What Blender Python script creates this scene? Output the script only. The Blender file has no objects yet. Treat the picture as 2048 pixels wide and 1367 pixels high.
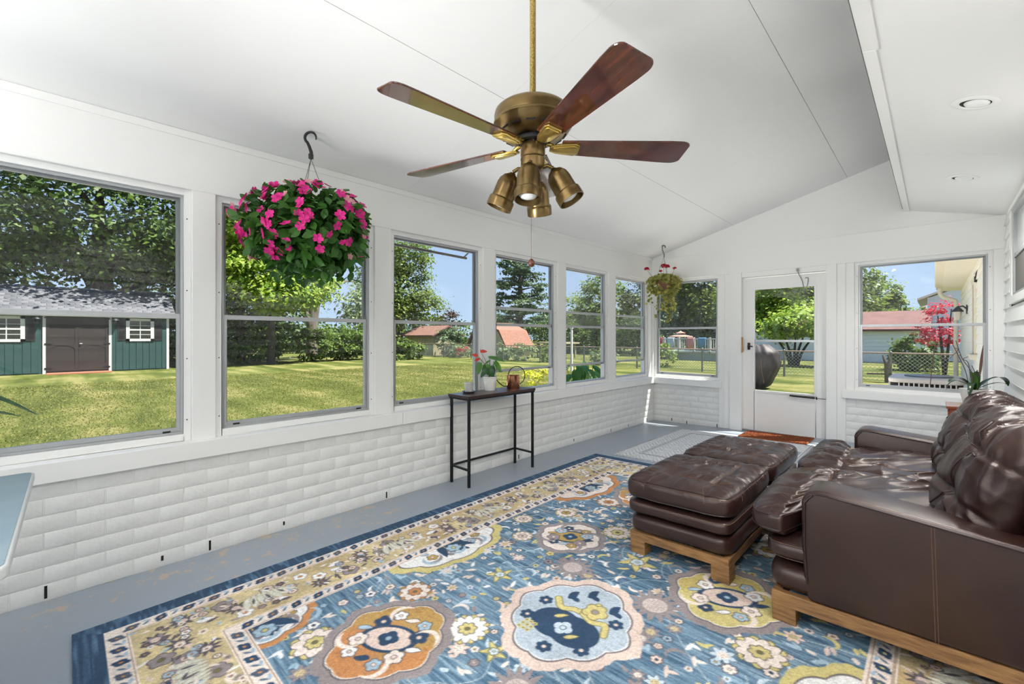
import bpy, bmesh, math, random
import numpy as np
from mathutils import Vector, Matrix, Euler

rng = np.random.default_rng(11)
random.seed(11)
SC = bpy.context.scene
COL = SC.collection
PI = math.pi

# ------------------------------------------------------------------ camera
cam = bpy.data.cameras.new('camera')
cam.sensor_width = 36.0
cam.lens = 36.0 * 867.0 / 2048.0
cam.shift_y = -11.5 / 2048.0
cam.clip_start = 0.02
cam.clip_end = 500
camo = bpy.data.objects.new('camera', cam)
COL.objects.link(camo)
camo.location = (3.05, 0.0, 1.26)
camo.rotation_euler = (PI / 2, 0, math.atan2(847, 867))
SC.camera = camo

# ------------------------------------------------------------------ sky, sun, exposure
W = bpy.data.worlds.new('sky')
SC.world = W
W.use_nodes = True
wn = W.node_tree
bg = wn.nodes['Background']
tc = wn.nodes.new('ShaderNodeTexCoord')
sx = wn.nodes.new('ShaderNodeSeparateXYZ')
wn.links.new(tc.outputs['Generated'], sx.inputs[0])
ramp = wn.nodes.new('ShaderNodeValToRGB')
wn.links.new(sx.outputs['Z'], ramp.inputs[0])
ramp.color_ramp.elements[0].position = 0.0
ramp.color_ramp.elements[0].color = (0.60, 0.77, 1.0, 1)
ramp.color_ramp.elements[1].position = 0.55
ramp.color_ramp.elements[1].color = (0.29, 0.49, 0.93, 1)
wn.links.new(ramp.outputs[0], bg.inputs['Color'])
bg.inputs['Strength'].default_value = 1.0

sun = bpy.data.lights.new('sun', 'SUN')
sun.energy = 16.0
sun.color = (1.0, 0.95, 0.86)
sun.angle = math.radians(0.6)
suno = bpy.data.objects.new('sun', sun)
COL.objects.link(suno)
suno.rotation_euler = Vector((-1.25, -1.0, -3.4)).to_track_quat('-Z', 'Y').to_euler()
suno.location = (8, 12, 20)

def area_light(name, loc, target, sx_, sy_, power, col=(1, 1, 1)):
    l = bpy.data.lights.new(name, 'AREA')
    l.shape = 'RECTANGLE'; l.size = sx_; l.size_y = sy_; l.energy = power; l.color = col
    o = bpy.data.objects.new(name, l); COL.objects.link(o)
    o.location = loc
    o.rotation_euler = (Vector(target) - Vector(loc)).to_track_quat('-Z', 'Y').to_euler()
    return o

# added fill lights behind the camera, turned up to bounce off the white ceiling
area_light('bounce_fill', (2.6, -1.4, 2.0), (2.5, -1.5, 3.0), 0.8, 0.8, 66)
area_light('bounce_fill', (0.95, -1.7, 1.5), (0.95, -1.75, 3.0), 0.8, 0.8, 46)
def spot_light(name, loc, target, power, deg, soft, blend=1.0):
    l = bpy.data.lights.new(name, 'SPOT'); l.energy = power; l.spot_size = math.radians(deg); l.spot_blend = blend; l.shadow_soft_size = soft
    o = bpy.data.objects.new(name, l); COL.objects.link(o); o.location = loc
    o.rotation_euler = (Vector(target) - Vector(loc)).to_track_quat('-Z', 'Y').to_euler()
spot_light('fill_spot', (1.36, -0.9, 0.9), (1.95, 3.2, 2.95), 190, 80, 0.2)  # added fill spots that brighten the further ceiling
spot_light('fill_spot', (1.35, -2.1, 0.8), (2.3, 5.2, 3.0), 230, 45, 0.14)

SC.view_settings.view_transform = 'Standard'
SC.view_settings.look = 'None'
SC.view_settings.exposure = 0.0
SC.view_settings.gamma = 1.0
SC.view_settings.use_curve_mapping = False
try:
    SC.cycles.use_denoising = True
    SC.cycles.max_bounces = 8
    SC.cycles.diffuse_bounces = 5
    SC.cycles.glossy_bounces = 3
    SC.cycles.transmission_bounces = 4
    SC.cycles.transparent_max_bounces = 24
    SC.cycles.sample_clamp_indirect = 6.0
    SC.cycles.caustics_reflective = False
    SC.cycles.caustics_refractive = False
except Exception:
    pass

# ------------------------------------------------------------------ helpers: colour, material
def lin(c):
    c = np.asarray(c, float) / 255.0
    return np.where(c <= 0.04045, c / 12.92, ((c + 0.055) / 1.055) ** 2.4)

def rgba(c):
    l = lin(c)
    return (float(l[0]), float(l[1]), float(l[2]), 1.0)

MATS = {}
def mat(name, col, rough=0.5, metal=0.0, spec=0.5, var=None, bump=None, coat=0.0, aniso=None, emit=0.0, sub=None):
    """var=(colour2, scale, stretch(x,y,z), contrast)  bump=(scale, strength, stretch)"""
    m = bpy.data.materials.new(name); m.use_nodes = True
    MATS[name] = m
    nt = m.node_tree; b = nt.nodes['Principled BSDF']
    b.inputs['Base Color'].default_value = rgba(col)
    b.inputs['Roughness'].default_value = rough
    b.inputs['Metallic'].default_value = metal
    b.inputs['Specular IOR Level'].default_value = spec
    if coat:
        b.inputs['Coat Weight'].default_value = coat; b.inputs['Coat Roughness'].default_value = 0.06
    if emit:
        b.inputs['Emission Color'].default_value = rgba(col); b.inputs['Emission Strength'].default_value = emit
    def noise(scale, stretch, detail=4.0, rough_=0.55):
        t = nt.nodes.new('ShaderNodeTexCoord'); mp = nt.nodes.new('ShaderNodeMapping')
        mp.inputs['Scale'].default_value = stretch
        nt.links.new(t.outputs['Object'], mp.inputs[0])
        n = nt.nodes.new('ShaderNodeTexNoise'); n.inputs['Scale'].default_value = scale
        n.inputs['Detail'].default_value = detail; n.inputs['Roughness'].default_value = rough_
        nt.links.new(mp.outputs[0], n.inputs['Vector'])
        return n
    if var:
        c2, sc, st, con = var
        n = noise(sc, st)
        mr = nt.nodes.new('ShaderNodeMapRange')
        mr.inputs[1].default_value = 0.5 - 0.5 / con * 0.5; mr.inputs[2].default_value = 0.5 + 0.5 / con * 0.5
        nt.links.new(n.outputs['Fac'], mr.inputs[0])
        mx = nt.nodes.new('ShaderNodeMix'); mx.data_type = 'RGBA'
        mx.inputs[6].default_value = rgba(col); mx.inputs[7].default_value = rgba(c2)
        nt.links.new(mr.outputs[0], mx.inputs[0])
        nt.links.new(mx.outputs[2], b.inputs['Base Color'])
    if bump:
        sc, stg, st = bump
        n = noise(sc, st, 5.0)
        bp = nt.nodes.new('ShaderNodeBump'); bp.inputs['Strength'].default_value = stg; bp.inputs['Distance'].default_value = 0.01
        nt.links.new(n.outputs['Fac'], bp.inputs['Height'])
        nt.links.new(bp.outputs[0], b.inputs['Normal'])
    return m

def glass_mat(name, tint=(0.97, 0.985, 0.98), haze=0.0):
    m = bpy.data.materials.new(name); m.use_nodes = True; MATS[name] = m
    nt = m.node_tree; nt.nodes.clear()
    out = nt.nodes.new('ShaderNodeOutputMaterial')
    tr = nt.nodes.new('ShaderNodeBsdfTransparent'); tr.inputs[0].default_value = (*tint, 1)
    gl = nt.nodes.new('ShaderNodeBsdfGlossy'); gl.inputs['Roughness'].default_value = 0.0
    gl.inputs['Color'].default_value = (0.9, 0.9, 0.9, 1)
    lw = nt.nodes.new('ShaderNodeLayerWeight'); pw = nt.nodes.new('ShaderNodeMath'); pw.operation = 'POWER'; pw.inputs[1].default_value = 5.0
    nt.links.new(lw.outputs['Facing'], pw.inputs[0])
    fr = nt.nodes.new('ShaderNodeMath'); fr.operation = 'MULTIPLY_ADD'; fr.inputs[1].default_value = 0.85; fr.inputs[2].default_value = 0.018
    nt.links.new(pw.outputs[0], fr.inputs[0])
    mx = nt.nodes.new('ShaderNodeMixShader')
    nt.links.new(fr.outputs[0], mx.inputs[0]); nt.links.new(tr.outputs[0], mx.inputs[1]); nt.links.new(gl.outputs[0], mx.inputs[2])
    last = mx
    if haze:
        df = nt.nodes.new('ShaderNodeBsdfDiffuse'); df.inputs[0].default_value = (0.8, 0.82, 0.8, 1)
        m2 = nt.nodes.new('ShaderNodeMixShader'); m2.inputs[0].default_value = haze
        nt.links.new(mx.outputs[0], m2.inputs[1]); nt.links.new(df.outputs[0], m2.inputs[2]); last = m2
    nt.links.new(last.outputs[0], out.inputs[0])
    return m

def leaf_mat(name, c1, c2, trans=0.35, rough=0.5, spec=0.3):
    """leaf with a random tint per leaf and some light passing through"""
    m = bpy.data.materials.new(name); m.use_nodes = True; MATS[name] = m
    nt = m.node_tree; b = nt.nodes['Principled BSDF']; out = nt.nodes['Material Output']
    g = nt.nodes.new('ShaderNodeNewGeometry')
    mx = nt.nodes.new('ShaderNodeMix'); mx.data_type = 'RGBA'
    mx.inputs[6].default_value = rgba(c1); mx.inputs[7].default_value = rgba(c2)
    nt.links.new(g.outputs['Random Per Island'], mx.inputs[0])
    nt.links.new(mx.outputs[2], b.inputs['Base Color'])
    b.inputs['Roughness'].default_value = rough; b.inputs['Specular IOR Level'].default_value = spec
    t = nt.nodes.new('ShaderNodeBsdfTranslucent'); nt.links.new(mx.outputs[2], t.inputs[0])
    ms = nt.nodes.new('ShaderNodeMixShader'); ms.inputs[0].default_value = trans
    nt.links.new(b.outputs[0], ms.inputs[1]); nt.links.new(t.outputs[0], ms.inputs[2])
    nt.links.new(ms.outputs[0], out.inputs[0])
    return m

# ------------------------------------------------------------------ helpers: objects
OFF = {}
K = 0.028                                       # the porch floor falls away from the house
TILT = -math.atan(K)

def props(o, kind=None, label=None, cat=None, group=None):
    if kind: o['kind'] = kind
    if label: o['label'] = label
    if cat: o['category'] = cat
    if group: o['group'] = group
    return o

def off_of(p):
    while p is not None:
        if p.name in OFF: return OFF[p.name]
        p = p.parent
    return (0.0, 0.0, 0.0)

def thing(name, label, cat, base=(0, 0, 0), tilt=False, group=None, kind=None):
    """Empty at the thing's base; its parts are given in room coordinates (heights above the floor when tilt is set)"""
    o = bpy.data.objects.new(name, None); COL.objects.link(o)
    o.empty_display_size = 0.1
    bx, by, bz = base
    if tilt:
        o.location = (bx, by, K * bx); o.rotation_euler = (0, TILT, 0); OFF[o.name] = (bx, by, 0.0)
    else:
        o.location = base; OFF[o.name] = (bx, by, bz)
    return props(o, kind, label, cat, group)

def link(name, me, m, parent=None, **kw):
    o = bpy.data.objects.new(name, me); COL.objects.link(o)
    if m is not None and len(me.materials) == 0:
        me.materials.append(MATS[m] if isinstance(m, str) else m)
    o.parent = parent
    props(o, **kw)
    return o

def place(name, me, parent, loc, rot=(0, 0, 0), scale=(1, 1, 1), **kw):
    """an object that shares mesh data, put at a room position under parent"""
    o = bpy.data.objects.new(name, me); COL.objects.link(o)
    o.parent = parent
    f = off_of(parent) if parent else (0, 0, 0)
    o.location = (loc[0] - f[0], loc[1] - f[1], loc[2] - f[2])
    if isinstance(rot, Matrix): o.rotation_euler = rot.to_euler()
    else: o.rotation_euler = rot
    o.scale = scale if hasattr(scale, '__len__') else (scale,) * 3
    props(o, **kw)
    return o

def mesh_np(name, V, Q, m=None, smooth=False):
    me = bpy.data.meshes.new(name)
    V = np.asarray(V, np.float32); Q = np.asarray(Q, np.int32)
    k = Q.shape[1]
    me.vertices.add(len(V)); me.vertices.foreach_set('co', V.ravel())
    me.loops.add(Q.size); me.loops.foreach_set('vertex_index', Q.ravel())
    me.polygons.add(len(Q)); me.polygons.foreach_set('loop_start', np.arange(0, Q.size, k, dtype=np.int32))
    if smooth: me.polygons.foreach_set('use_smooth', np.ones(len(Q), bool))
    me.update(calc_edges=True); me.validate(verbose=False)
    if m is not None: me.materials.append(MATS[m] if isinstance(m, str) else m)
    return me

class MB:
    def __init__(s): s.v = []; s.f = []
    def add(s, V, Fc):
        n = len(s.v); s.v.extend([tuple(p) for p in V]); s.f.extend([tuple(i + n for i in f) for f in Fc]); return s
    def box(s, x0, x1, y0, y1, z0, z1):
        return s.add([(x0, y0, z0), (x1, y0, z0), (x1, y1, z0), (x0, y1, z0), (x0, y0, z1), (x1, y0, z1), (x1, y1, z1), (x0, y1, z1)],
                     [(0, 3, 2, 1), (4, 5, 6, 7), (0, 1, 5, 4), (1, 2, 6, 5), (2, 3, 7, 6), (3, 0, 4, 7)])
    def obox(s, c, h, R):
        pts = []
        for z in (-1, 1):
            for x, y in ((-1, -1), (1, -1), (1, 1), (-1, 1)):
                pts.append(Vector(c) + R @ Vector((x * h[0], y * h[1], z * h[2])))
        return s.add(pts, [(0, 3, 2, 1), (4, 5, 6, 7), (0, 1, 5, 4), (1, 2, 6, 5), (2, 3, 7, 6), (3, 0, 4, 7)])
    def tube(s, pts, r, n=8, closed=False, cap=True):
        P = [Vector(p) for p in pts]; m = len(P)
        rr = r if hasattr(r, '__len__') else [r] * m
        up = None; V = []
        for i in range(m):
            a = P[i - 1] if (i > 0 or closed) else P[i]
            b = P[(i + 1) % m] if (i < m - 1 or closed) else P[i]
            t = (b - a)
            t = t.normalized() if t.length > 1e-9 else Vector((0, 0, 1))
            if up is None:
                up = t.orthogonal().normalized()
            else:
                up = up - t * up.dot(t)
                up = up.normalized() if up.length > 1e-6 else t.orthogonal().normalized()
            w = t.cross(up)
            for k in range(n):
                a_ = 2 * PI * k / n
                V.append(P[i] + (up * math.cos(a_) + w * math.sin(a_)) * rr[i])
        Fc = []
        for i in range(m if closed else m - 1):
            j = (i + 1) % m
            for k in range(n):
                l = (k + 1) % n
                Fc.append((i * n + k, i * n + l, j * n + l, j * n + k))
        if cap and not closed:
            Fc.append(tuple(range(n - 1, -1, -1))); Fc.append(tuple((m - 1) * n + k for k in range(n)))
        return s.add(V, Fc)
    def lathe(s, prof, n=24, c=(0, 0, 0), R=None):
        V = []
        for r, z in prof:
            for k in range(n):
                a = 2 * PI * k / n
                p = Vector((r * math.cos(a), r * math.sin(a), z))
                if R is not None: p = R @ p
                V.append(p + Vector(c))
        Fc = []
        for i in range(len(prof) - 1):
            for k in range(n):
                l = (k + 1) % n
                Fc.append((i * n + k, i * n + l, (i + 1) * n + l, (i + 1) * n + k))
        if prof[0][0] > 1e-6: Fc.append(tuple(range(n - 1, -1, -1)))
        if prof[-1][0] > 1e-6: Fc.append(tuple((len(prof) - 1) * n + k for k in range(n)))
        return s.add(V, Fc)
    def prism(s, poly, fn0, fn1):
        """poly: 2-D outline; fn0 / fn1 map (a, b) to the two end faces"""
        n = len(poly)
        V = [fn0(a, b) for a, b in poly] + [fn1(a, b) for a, b in poly]
        Fc = [tuple(range(n - 1, -1, -1)), tuple(range(n, 2 * n))]
        for i in range(n):
            j = (i + 1) % n
            Fc.append((i, j, n + j, n + i))
        return s.add(V, Fc)
    def grid(s, G):
        a, b = len(G), len(G[0]); V = [p for row in G for p in row]
        return s.add(V, [(i * b + j, i * b + j + 1, (i + 1) * b + j + 1, (i + 1) * b + j) for i in range(a - 1) for j in range(b - 1)])
    def mesh(s, name, smooth=0, bevel=0, seg=2, fix=True, off=(0, 0, 0)):
        me = bpy.data.meshes.new(name)
        V = [(p[0] - off[0], p[1] - off[1], p[2] - off[2]) for p in s.v]
        me.from_pydata(V, [], s.f)
        if fix or bevel:
            bm = bmesh.new(); bm.from_mesh(me)
            if fix:
                bmesh.ops.remove_doubles(bm, verts=bm.verts, dist=1e-6)
                bmesh.ops.recalc_face_normals(bm, faces=bm.faces)
            if bevel:
                es = [e for e in bm.edges if len(e.link_faces) == 2 and e.calc_face_angle(0) > 0.6]
                bmesh.ops.bevel(bm, geom=es, offset=bevel, segments=seg, affect='EDGES', profile=0.5, clamp_overlap=True)
            bm.to_mesh(me); bm.free()
        if smooth:
            me.shade_smooth()
            me.set_sharp_from_angle(angle=math.radians(smooth))
        return me
    def build(s, name, m, parent=None, smooth=0, bevel=0, seg=2, fix=True, **kw):
        me = s.mesh(name, smooth, bevel, seg, fix, off_of(parent) if parent else (0, 0, 0))
        return link(name, me, m, parent, **kw)

def struct(name, mb, m, parent=None, **k):
    if parent is None: k.setdefault('kind', 'structure')
    return mb.build(name, m, parent, **k)

def bx(*a): return MB().box(*a)

def smooth01(x): x = np.clip(x, 0, 1); return x * x * (3 - 2 * x)

def vnoise(P, seed=0):
    """smooth value noise in [-1, 1] at points P (n, 3)"""
    P = np.asarray(P, float); i = np.floor(P).astype(np.int64); f = P - i; f = f * f * (3 - 2 * f)
    def h(a, b, c):
        n = (a * 374761393 + b * 668265263 + c * 2147483647 + seed * 974634777) & 0xffffffff
        n = ((n ^ (n >> 13)) * 1274126177) & 0xffffffff
        return ((n ^ (n >> 16)) & 0xffff) / 32767.5 - 1.0
    x, y, z = i.T; r = 0
    for dx in (0, 1):
        for dy in (0, 1):
            for dz in (0, 1):
                w = (f[:, 0] if dx else 1 - f[:, 0]) * (f[:, 1] if dy else 1 - f[:, 1]) * (f[:, 2] if dz else 1 - f[:, 2])
                r = r + w * h(x + dx, y + dy, z + dz)
    return r

def catmull(P, n=8):
    P = [np.array(p, float) for p in P]; Q = [2 * P[0] - P[1]] + P + [2 * P[-1] - P[-2]]
    out = []
    for i in range(1, len(Q) - 2):
        for k in range(n):
            t = k / n
            out.append(0.5 * ((2 * Q[i]) + (-Q[i - 1] + Q[i + 1]) * t + (2 * Q[i - 1] - 5 * Q[i] + 4 * Q[i + 1] - Q[i + 2]) * t * t + (-Q[i - 1] + 3 * Q[i] - 3 * Q[i + 1] + Q[i + 2]) * t ** 3))
    out.append(P[-1]); return out

# ------------------------------------------------------------------ materials
mat('white_paint', (240, 240, 238), 0.45, bump=(60, 0.06, (1, 1, 1)))
mat('wall_paint', (240, 240, 238), 0.6, bump=(45, 0.08, (1, 1, 1)))
mat('ceiling_paint', (242, 242, 241), 0.65, bump=(30, 0.05, (1, 1, 1)))
mat('brick_paint', (238, 238, 236), 0.55, var=((226, 226, 223), 9, (1, 1, 1), 1.4), bump=(45, 0.30, (1, 1, 1)))
mat('mortar_paint', (232, 231, 228), 0.7, bump=(70, 0.5, (1, 1, 1)))
mat('dark_hole', (28, 24, 22), 0.9)
mat('aluminium', (178, 181, 183), 0.35, metal=0.35, spec=0.5)
mat('aluminium_grey', (132, 135, 138), 0.4, metal=0.5)
mat('vinyl_siding', (238, 238, 236), 0.5, bump=(40, 0.08, (1, 6, 30)))
mat('black_metal', (30, 31, 34), 0.45, metal=0.4)
mat('black_plastic', (22, 22, 24), 0.5)
mat('seam_shadow', (120, 120, 118), 0.9)
mat('bulb_white', (238, 240, 238), 0.3)
glass_mat('glass')
glass_mat('dusty_glass', (0.96, 0.97, 0.965), 0.03)
glass_mat('screen_mesh', (0.62, 0.63, 0.64), 0.04)
# ------------------------------------------------------------------ floor (painted concrete, flaking along the window wall)
def floor_material():
    m = mat('floor_paint', (146, 155, 166), 0.38, bump=(25, 0.12, (1, 1, 1)))
    nt = m.node_tree; b = nt.nodes['Principled BSDF']
    t = nt.nodes.new('ShaderNodeTexCoord')
    n1 = nt.nodes.new('ShaderNodeTexNoise'); n1.inputs['Scale'].default_value = 9; n1.inputs['Detail'].default_value = 7; n1.inputs['Roughness'].default_value = 0.7
    n2 = nt.nodes.new('ShaderNodeTexNoise'); n2.inputs['Scale'].default_value = 1.1
    nt.links.new(t.outputs['Object'], n1.inputs['Vector']); nt.links.new(t.outputs['Object'], n2.inputs['Vector'])
    sx_ = nt.nodes.new('ShaderNodeSeparateXYZ'); nt.links.new(t.outputs['Object'], sx_.inputs[0])
    near = nt.nodes.new('ShaderNodeMapRange'); near.inputs[1].default_value = 0.15; near.inputs[2].default_value = 0.62
    near.inputs[3].default_value = 1.0; near.inputs[4].default_value = 0.0
    nt.links.new(sx_.outputs['X'], near.inputs[0])
    ydist = nt.nodes.new('ShaderNodeMapRange'); ydist.inputs[1].default_value = 0.55; ydist.inputs[2].default_value = 1.6
    ydist.inputs[3].default_value = 0.105; ydist.inputs[4].default_value = 0.0
    ab = nt.nodes.new('ShaderNodeMath'); ab.operation = 'SUBTRACT'; ab.inputs[1].default_value = 0.85
    nt.links.new(sx_.outputs['Y'], ab.inputs[0])
    ab2 = nt.nodes.new('ShaderNodeMath'); ab2.operation = 'ABSOLUTE'; nt.links.new(ab.outputs[0], ab2.inputs[0])
    nt.links.new(ab2.outputs[0], ydist.inputs[0])
    s = nt.nodes.new('ShaderNodeMath'); s.operation = 'MULTIPLY'
    nt.links.new(near.outputs[0], s.inputs[0]); nt.links.new(ydist.outputs[0], s.inputs[1])
    a = nt.nodes.new('ShaderNodeMath'); a.operation = 'ADD'
    nt.links.new(n1.outputs['Fac'], a.inputs[0]); nt.links.new(s.outputs[0], a.inputs[1])
    cr = nt.nodes.new('ShaderNodeMapRange'); cr.inputs[1].default_value = 0.655; cr.inputs[2].default_value = 0.67
    nt.links.new(a.outputs[0], cr.inputs[0])
    base = nt.nodes.new('ShaderNodeMix'); base.data_type = 'RGBA'
    base.inputs[6].default_value = rgba((138, 149, 162)); base.inputs[7].default_value = rgba((156, 164, 173))
    nt.links.new(n2.outputs['Fac'], base.inputs[0])
    mx = nt.nodes.new('ShaderNodeMix'); mx.data_type = 'RGBA'
    nt.links.new(cr.outputs[0], mx.inputs[0]); nt.links.new(base.outputs[2], mx.inputs[6])
    mx.inputs[7].default_value = rgba((178, 163, 148))
    nt.links.new(mx.outputs[2], b.inputs['Base Color'])
floor_material()
fl = MB()
x0, x1, y0, y1 = -0.1, 3.75, -3.0, 6.45
fl.add([(x0, y0, -.25), (x1, y0, -.25), (x1, y1, -.25), (x0, y1, -.25), (x0, y0, K * x0), (x1, y0, K * x1), (x1, y1, K * x1), (x0, y1, K * x0)],
       [(0, 3, 2, 1), (4, 5, 6, 7), (0, 1, 5, 4), (1, 2, 6, 5), (2, 3, 7, 6), (3, 0, 4, 7)])
struct('floor', fl, 'floor_paint')

# ------------------------------------------------------------------ brick knee walls: every brick is a piece
BRL, BRH = 0.215, 0.081
def brick_mesh(i, length):
    b = bx(-length / 2, length / 2, -0.0175, 0.0175, -(BRH - .005) / 2, (BRH - .005) / 2)
    me = b.mesh('brick', bevel=0.0022, seg=2)
    me.shade_smooth(); me.set_sharp_from_angle(angle=math.radians(50))
    me.materials.append(MATS['brick_paint'])
    return me
BRICKS = {}
def brick_wall(parent, along, a0, a1, face, top, zf):
    """along 'y': face is x; along 'x': face is y (room on the -y side). zf(a) = floor height"""
    row = 0; z = 0.0
    while z < top - 0.01:
        a = a0 - (BRL / 2 if row % 2 else 0)
        while a < a1 - 0.01:
            s, e = max(a, a0), min(a + BRL, a1)
            if e - s > 0.03:
                L = round(e - s - 0.006, 3)
                if L not in BRICKS: BRICKS[L] = brick_mesh(len(BRICKS), L)
                jit = random.uniform(-.0009, .0009); c = (s + e) / 2; zc = z + BRH / 2 + zf(c) + random.uniform(-.0015, .0015)
                if along == 'y':
                    place('brick', BRICKS[L], parent, (face - 0.0175 + jit, c, zc), (0, random.uniform(-.0015, .0015), PI / 2))
                else:
                    place('brick', BRICKS[L], parent, (c, face + 0.0175 + jit, zc), (0, -K * 0 + random.uniform(-.003, .003), PI))
            a += BRL
        row += 1; z += BRH
BF = 0.02
wl = struct('wall_left', bx(-0.16, BF - 0.0022, -3.0, 6.3, -.2, 0.60), 'mortar_paint')
brick_wall(wl, 'y', -0.62, 6.15, BF, 0.56, lambda a: 0.0)
holes = bx(-0.006, 0.006, -0.007, 0.007, -0.03, 0.03).mesh('weep_hole'); holes.materials.append(MATS['dark_hole'])
for (hy, hz, hs) in ((-0.075, .042, 1.0), (0.578, .040, .95), (1.716, .036, .8), (0.36, .045, .45), (0.98, .045, .4), (2.54, .033, .75), (3.20, .036, .7), (4.14, .045, .5), (4.95, .033, .7), (5.4, .03, .6), (5.93, .04, .75)):
    place('weep_hole', holes, wl, (BF - 0.0052, hy, hz), scale=(1, .75, hs))
wf = struct('wall_far', bx(-0.16, 1.0, 6.1522, 6.30, -.2, 0.60).box(2.30, 3.75, 6.1522, 6.30, -.2, 0.60), 'mortar_paint')
brick_wall(wf, 'x', 0.02, 0.995, 6.15, 0.56, lambda a: K * a * .6)
brick_wall(wf, 'x', 2.31, 3.51, 6.15, 0.50, lambda a: K * 2.0)
for hx_, hz in ((0.30, .05), (0.52, .035), (0.93, .05)):
    place('weep_hole', holes, wf, (hx_, 6.153, hz), (0, 0, PI / 2), scale=(1, .7, .7))

# ------------------------------------------------------------------ window wall: sill, posts, header
GAPY = [(-2.78, -1.76), (-1.63, -0.64), (-0.51, 0.496), (0.612, 1.631), (1.770, 2.737), (2.887, 3.866), (4.010, 4.935), (5.105, 6.02)]
n_trim = [0]
def trim(mb, m='white_paint', bevel=0.004):
    n_trim[0] += 1
    return struct('trim_%d' % n_trim[0], mb, m, bevel=bevel)
for a, b in ((-3.0, 1.84), (1.842, 4.30), (4.302, 6.10)):
    trim(bx(-0.12, 0.055, a, b, 0.565, 0.662))
for (a, b), (c, d) in zip(GAPY[:-1], GAPY[1:]):
    trim(bx(-0.10, 0.0, b, c, 0.660, 2.105))
trim(bx(-0.10, 0.0, 6.02, 6.15, 0.66, 2.105))
trim(bx(-0.14, 0.004, -3.0, 6.16, 2.098, 2.425))
trim(bx(0.004, 0.012, -3.0, 6.15, 2.385, 2.426), bevel=0.002)
# far wall trim
trim(bx(0.02, 1.0, 6.105, 6.30, 0.565, 0.655))
trim(bx(2.295, 3.50, 6.105, 6.30, 0.565, 0.655))
trim(bx(0.96, 1.10, 6.135, 6.28, 0.03, 2.085))
trim(bx(1.10, 1.245, 6.115, 6.28, 0.03, 2.085))
trim(bx(1.02, 1.035, 6.125, 6.14, 0.03, 2.085), bevel=0.003)
trim(bx(2.145, 2.245, 6.115, 6.28, 0.055, 2.085))
trim(bx(2.245, 2.325, 6.128, 6.28, 0.055, 2.085))
trim(bx(2.325, 2.40, 6.14, 6.28, 0.655, 2.085))
trim(bx(3.445, 3.53, 6.135, 6.28, 0.0, 2.10))
trim(bx(0.0, 0.02, 6.12, 6.28, 0.655, 2.10))
trim(bx(1.245, 2.145, 6.13, 6.28, 2.02, 2.085))
trim(bx(-0.05, 3.56, 6.122, 6.30, 2.083, 2.40))
gb = MB().prism([(-0.05, 2.395), (3.55, 2.395), (3.55, 2.75), (2.85, 3.18), (2.80, 3.18), (-0.05, 2.425)], lambda a, b: (a, 6.15, b), lambda a, b: (a, 6.30, b))
struct('wall_gable', gb, 'wall_paint')

# ------------------------------------------------------------------ ceiling: sheets with open joints, dropped strip along the house
def zc(x): return 2.425 + 0.2657 * x
def zs(x): return 2.573 - 0.26 * (x - 2.84)
ceil = MB()
def slab(mb, xa, xb, ya, yb, f, lo, hi):
    V = [(x, y, f(x) + d) for d in (lo, hi) for x, y in ((xa, ya), (xb, ya), (xb, yb), (xa, yb))]
    return mb.add(V, [(0, 3, 2, 1), (4, 5, 6, 7), (0, 1, 5, 4), (1, 2, 6, 5), (2, 3, 7, 6), (3, 0, 4, 7)])
slab(ceil, -0.16, 2.86, -3.0, 6.2, zc, 0.014, 0.10)
slab(ceil, 2.80, 3.75, -3.0, 6.2, zs, 0.014, 0.05)
ceil.box(2.815, 2.84, -3.0, 6.2, zs(2.83) + .01, 3.2)
co = struct('ceiling', ceil, 'seam_shadow')
XS = [-0.02, 1.14, 2.34, 2.835]; YS = [-3.0, -0.55, 1.905, 4.375, 6.16]
for i in range(3):
    for j in range(4):
        g = 0.0022 if i else 0.003
        slab(MB(), XS[i] + .001, XS[i + 1] - .0022, YS[j] + .0008, YS[j + 1] - .0008, zc, 0.0, 0.012).build('ceiling_panel', 'ceiling_paint', co)
for ya, yb in ((-3.0, 1.75), (1.752, 4.20), (4.202, 6.16)):
    slab(MB(), 2.82, 3.56, ya, yb, zs, 0.0, 0.012).build('ceiling_panel', 'ceiling_paint', co)
for ya, yb, w in ((-3.0, 2.56, .036), (2.563, 6.12, .026)):
    slab(MB(), 2.808, 2.832 + w, ya, yb, zs, -0.012, 0.0).build('corner_strip', 'white_paint', co, bevel=0.003)
# roof above, with eaves
rf = MB()
slab(rf, -0.55, 2.95, -3.4, 6.62, lambda x: zc(x) + .12, 0.0, 0.14)
slab(rf, 2.9, 5.5, -3.4, 6.62, lambda x: 3.32 + .0 * x, 0.0, 0.10)
struct('roof', rf, mat('roof_underside', (205, 203, 196), 0.7))
struct('wall_back', MB().prism([(-0.1, -.2), (3.6, -.2), (3.6, 2.75), (2.85, 3.2), (-.1, 2.42)], lambda a, b: (a, -3.0, b), lambda a, b: (a, -3.15, b)), 'wall_paint')

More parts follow.
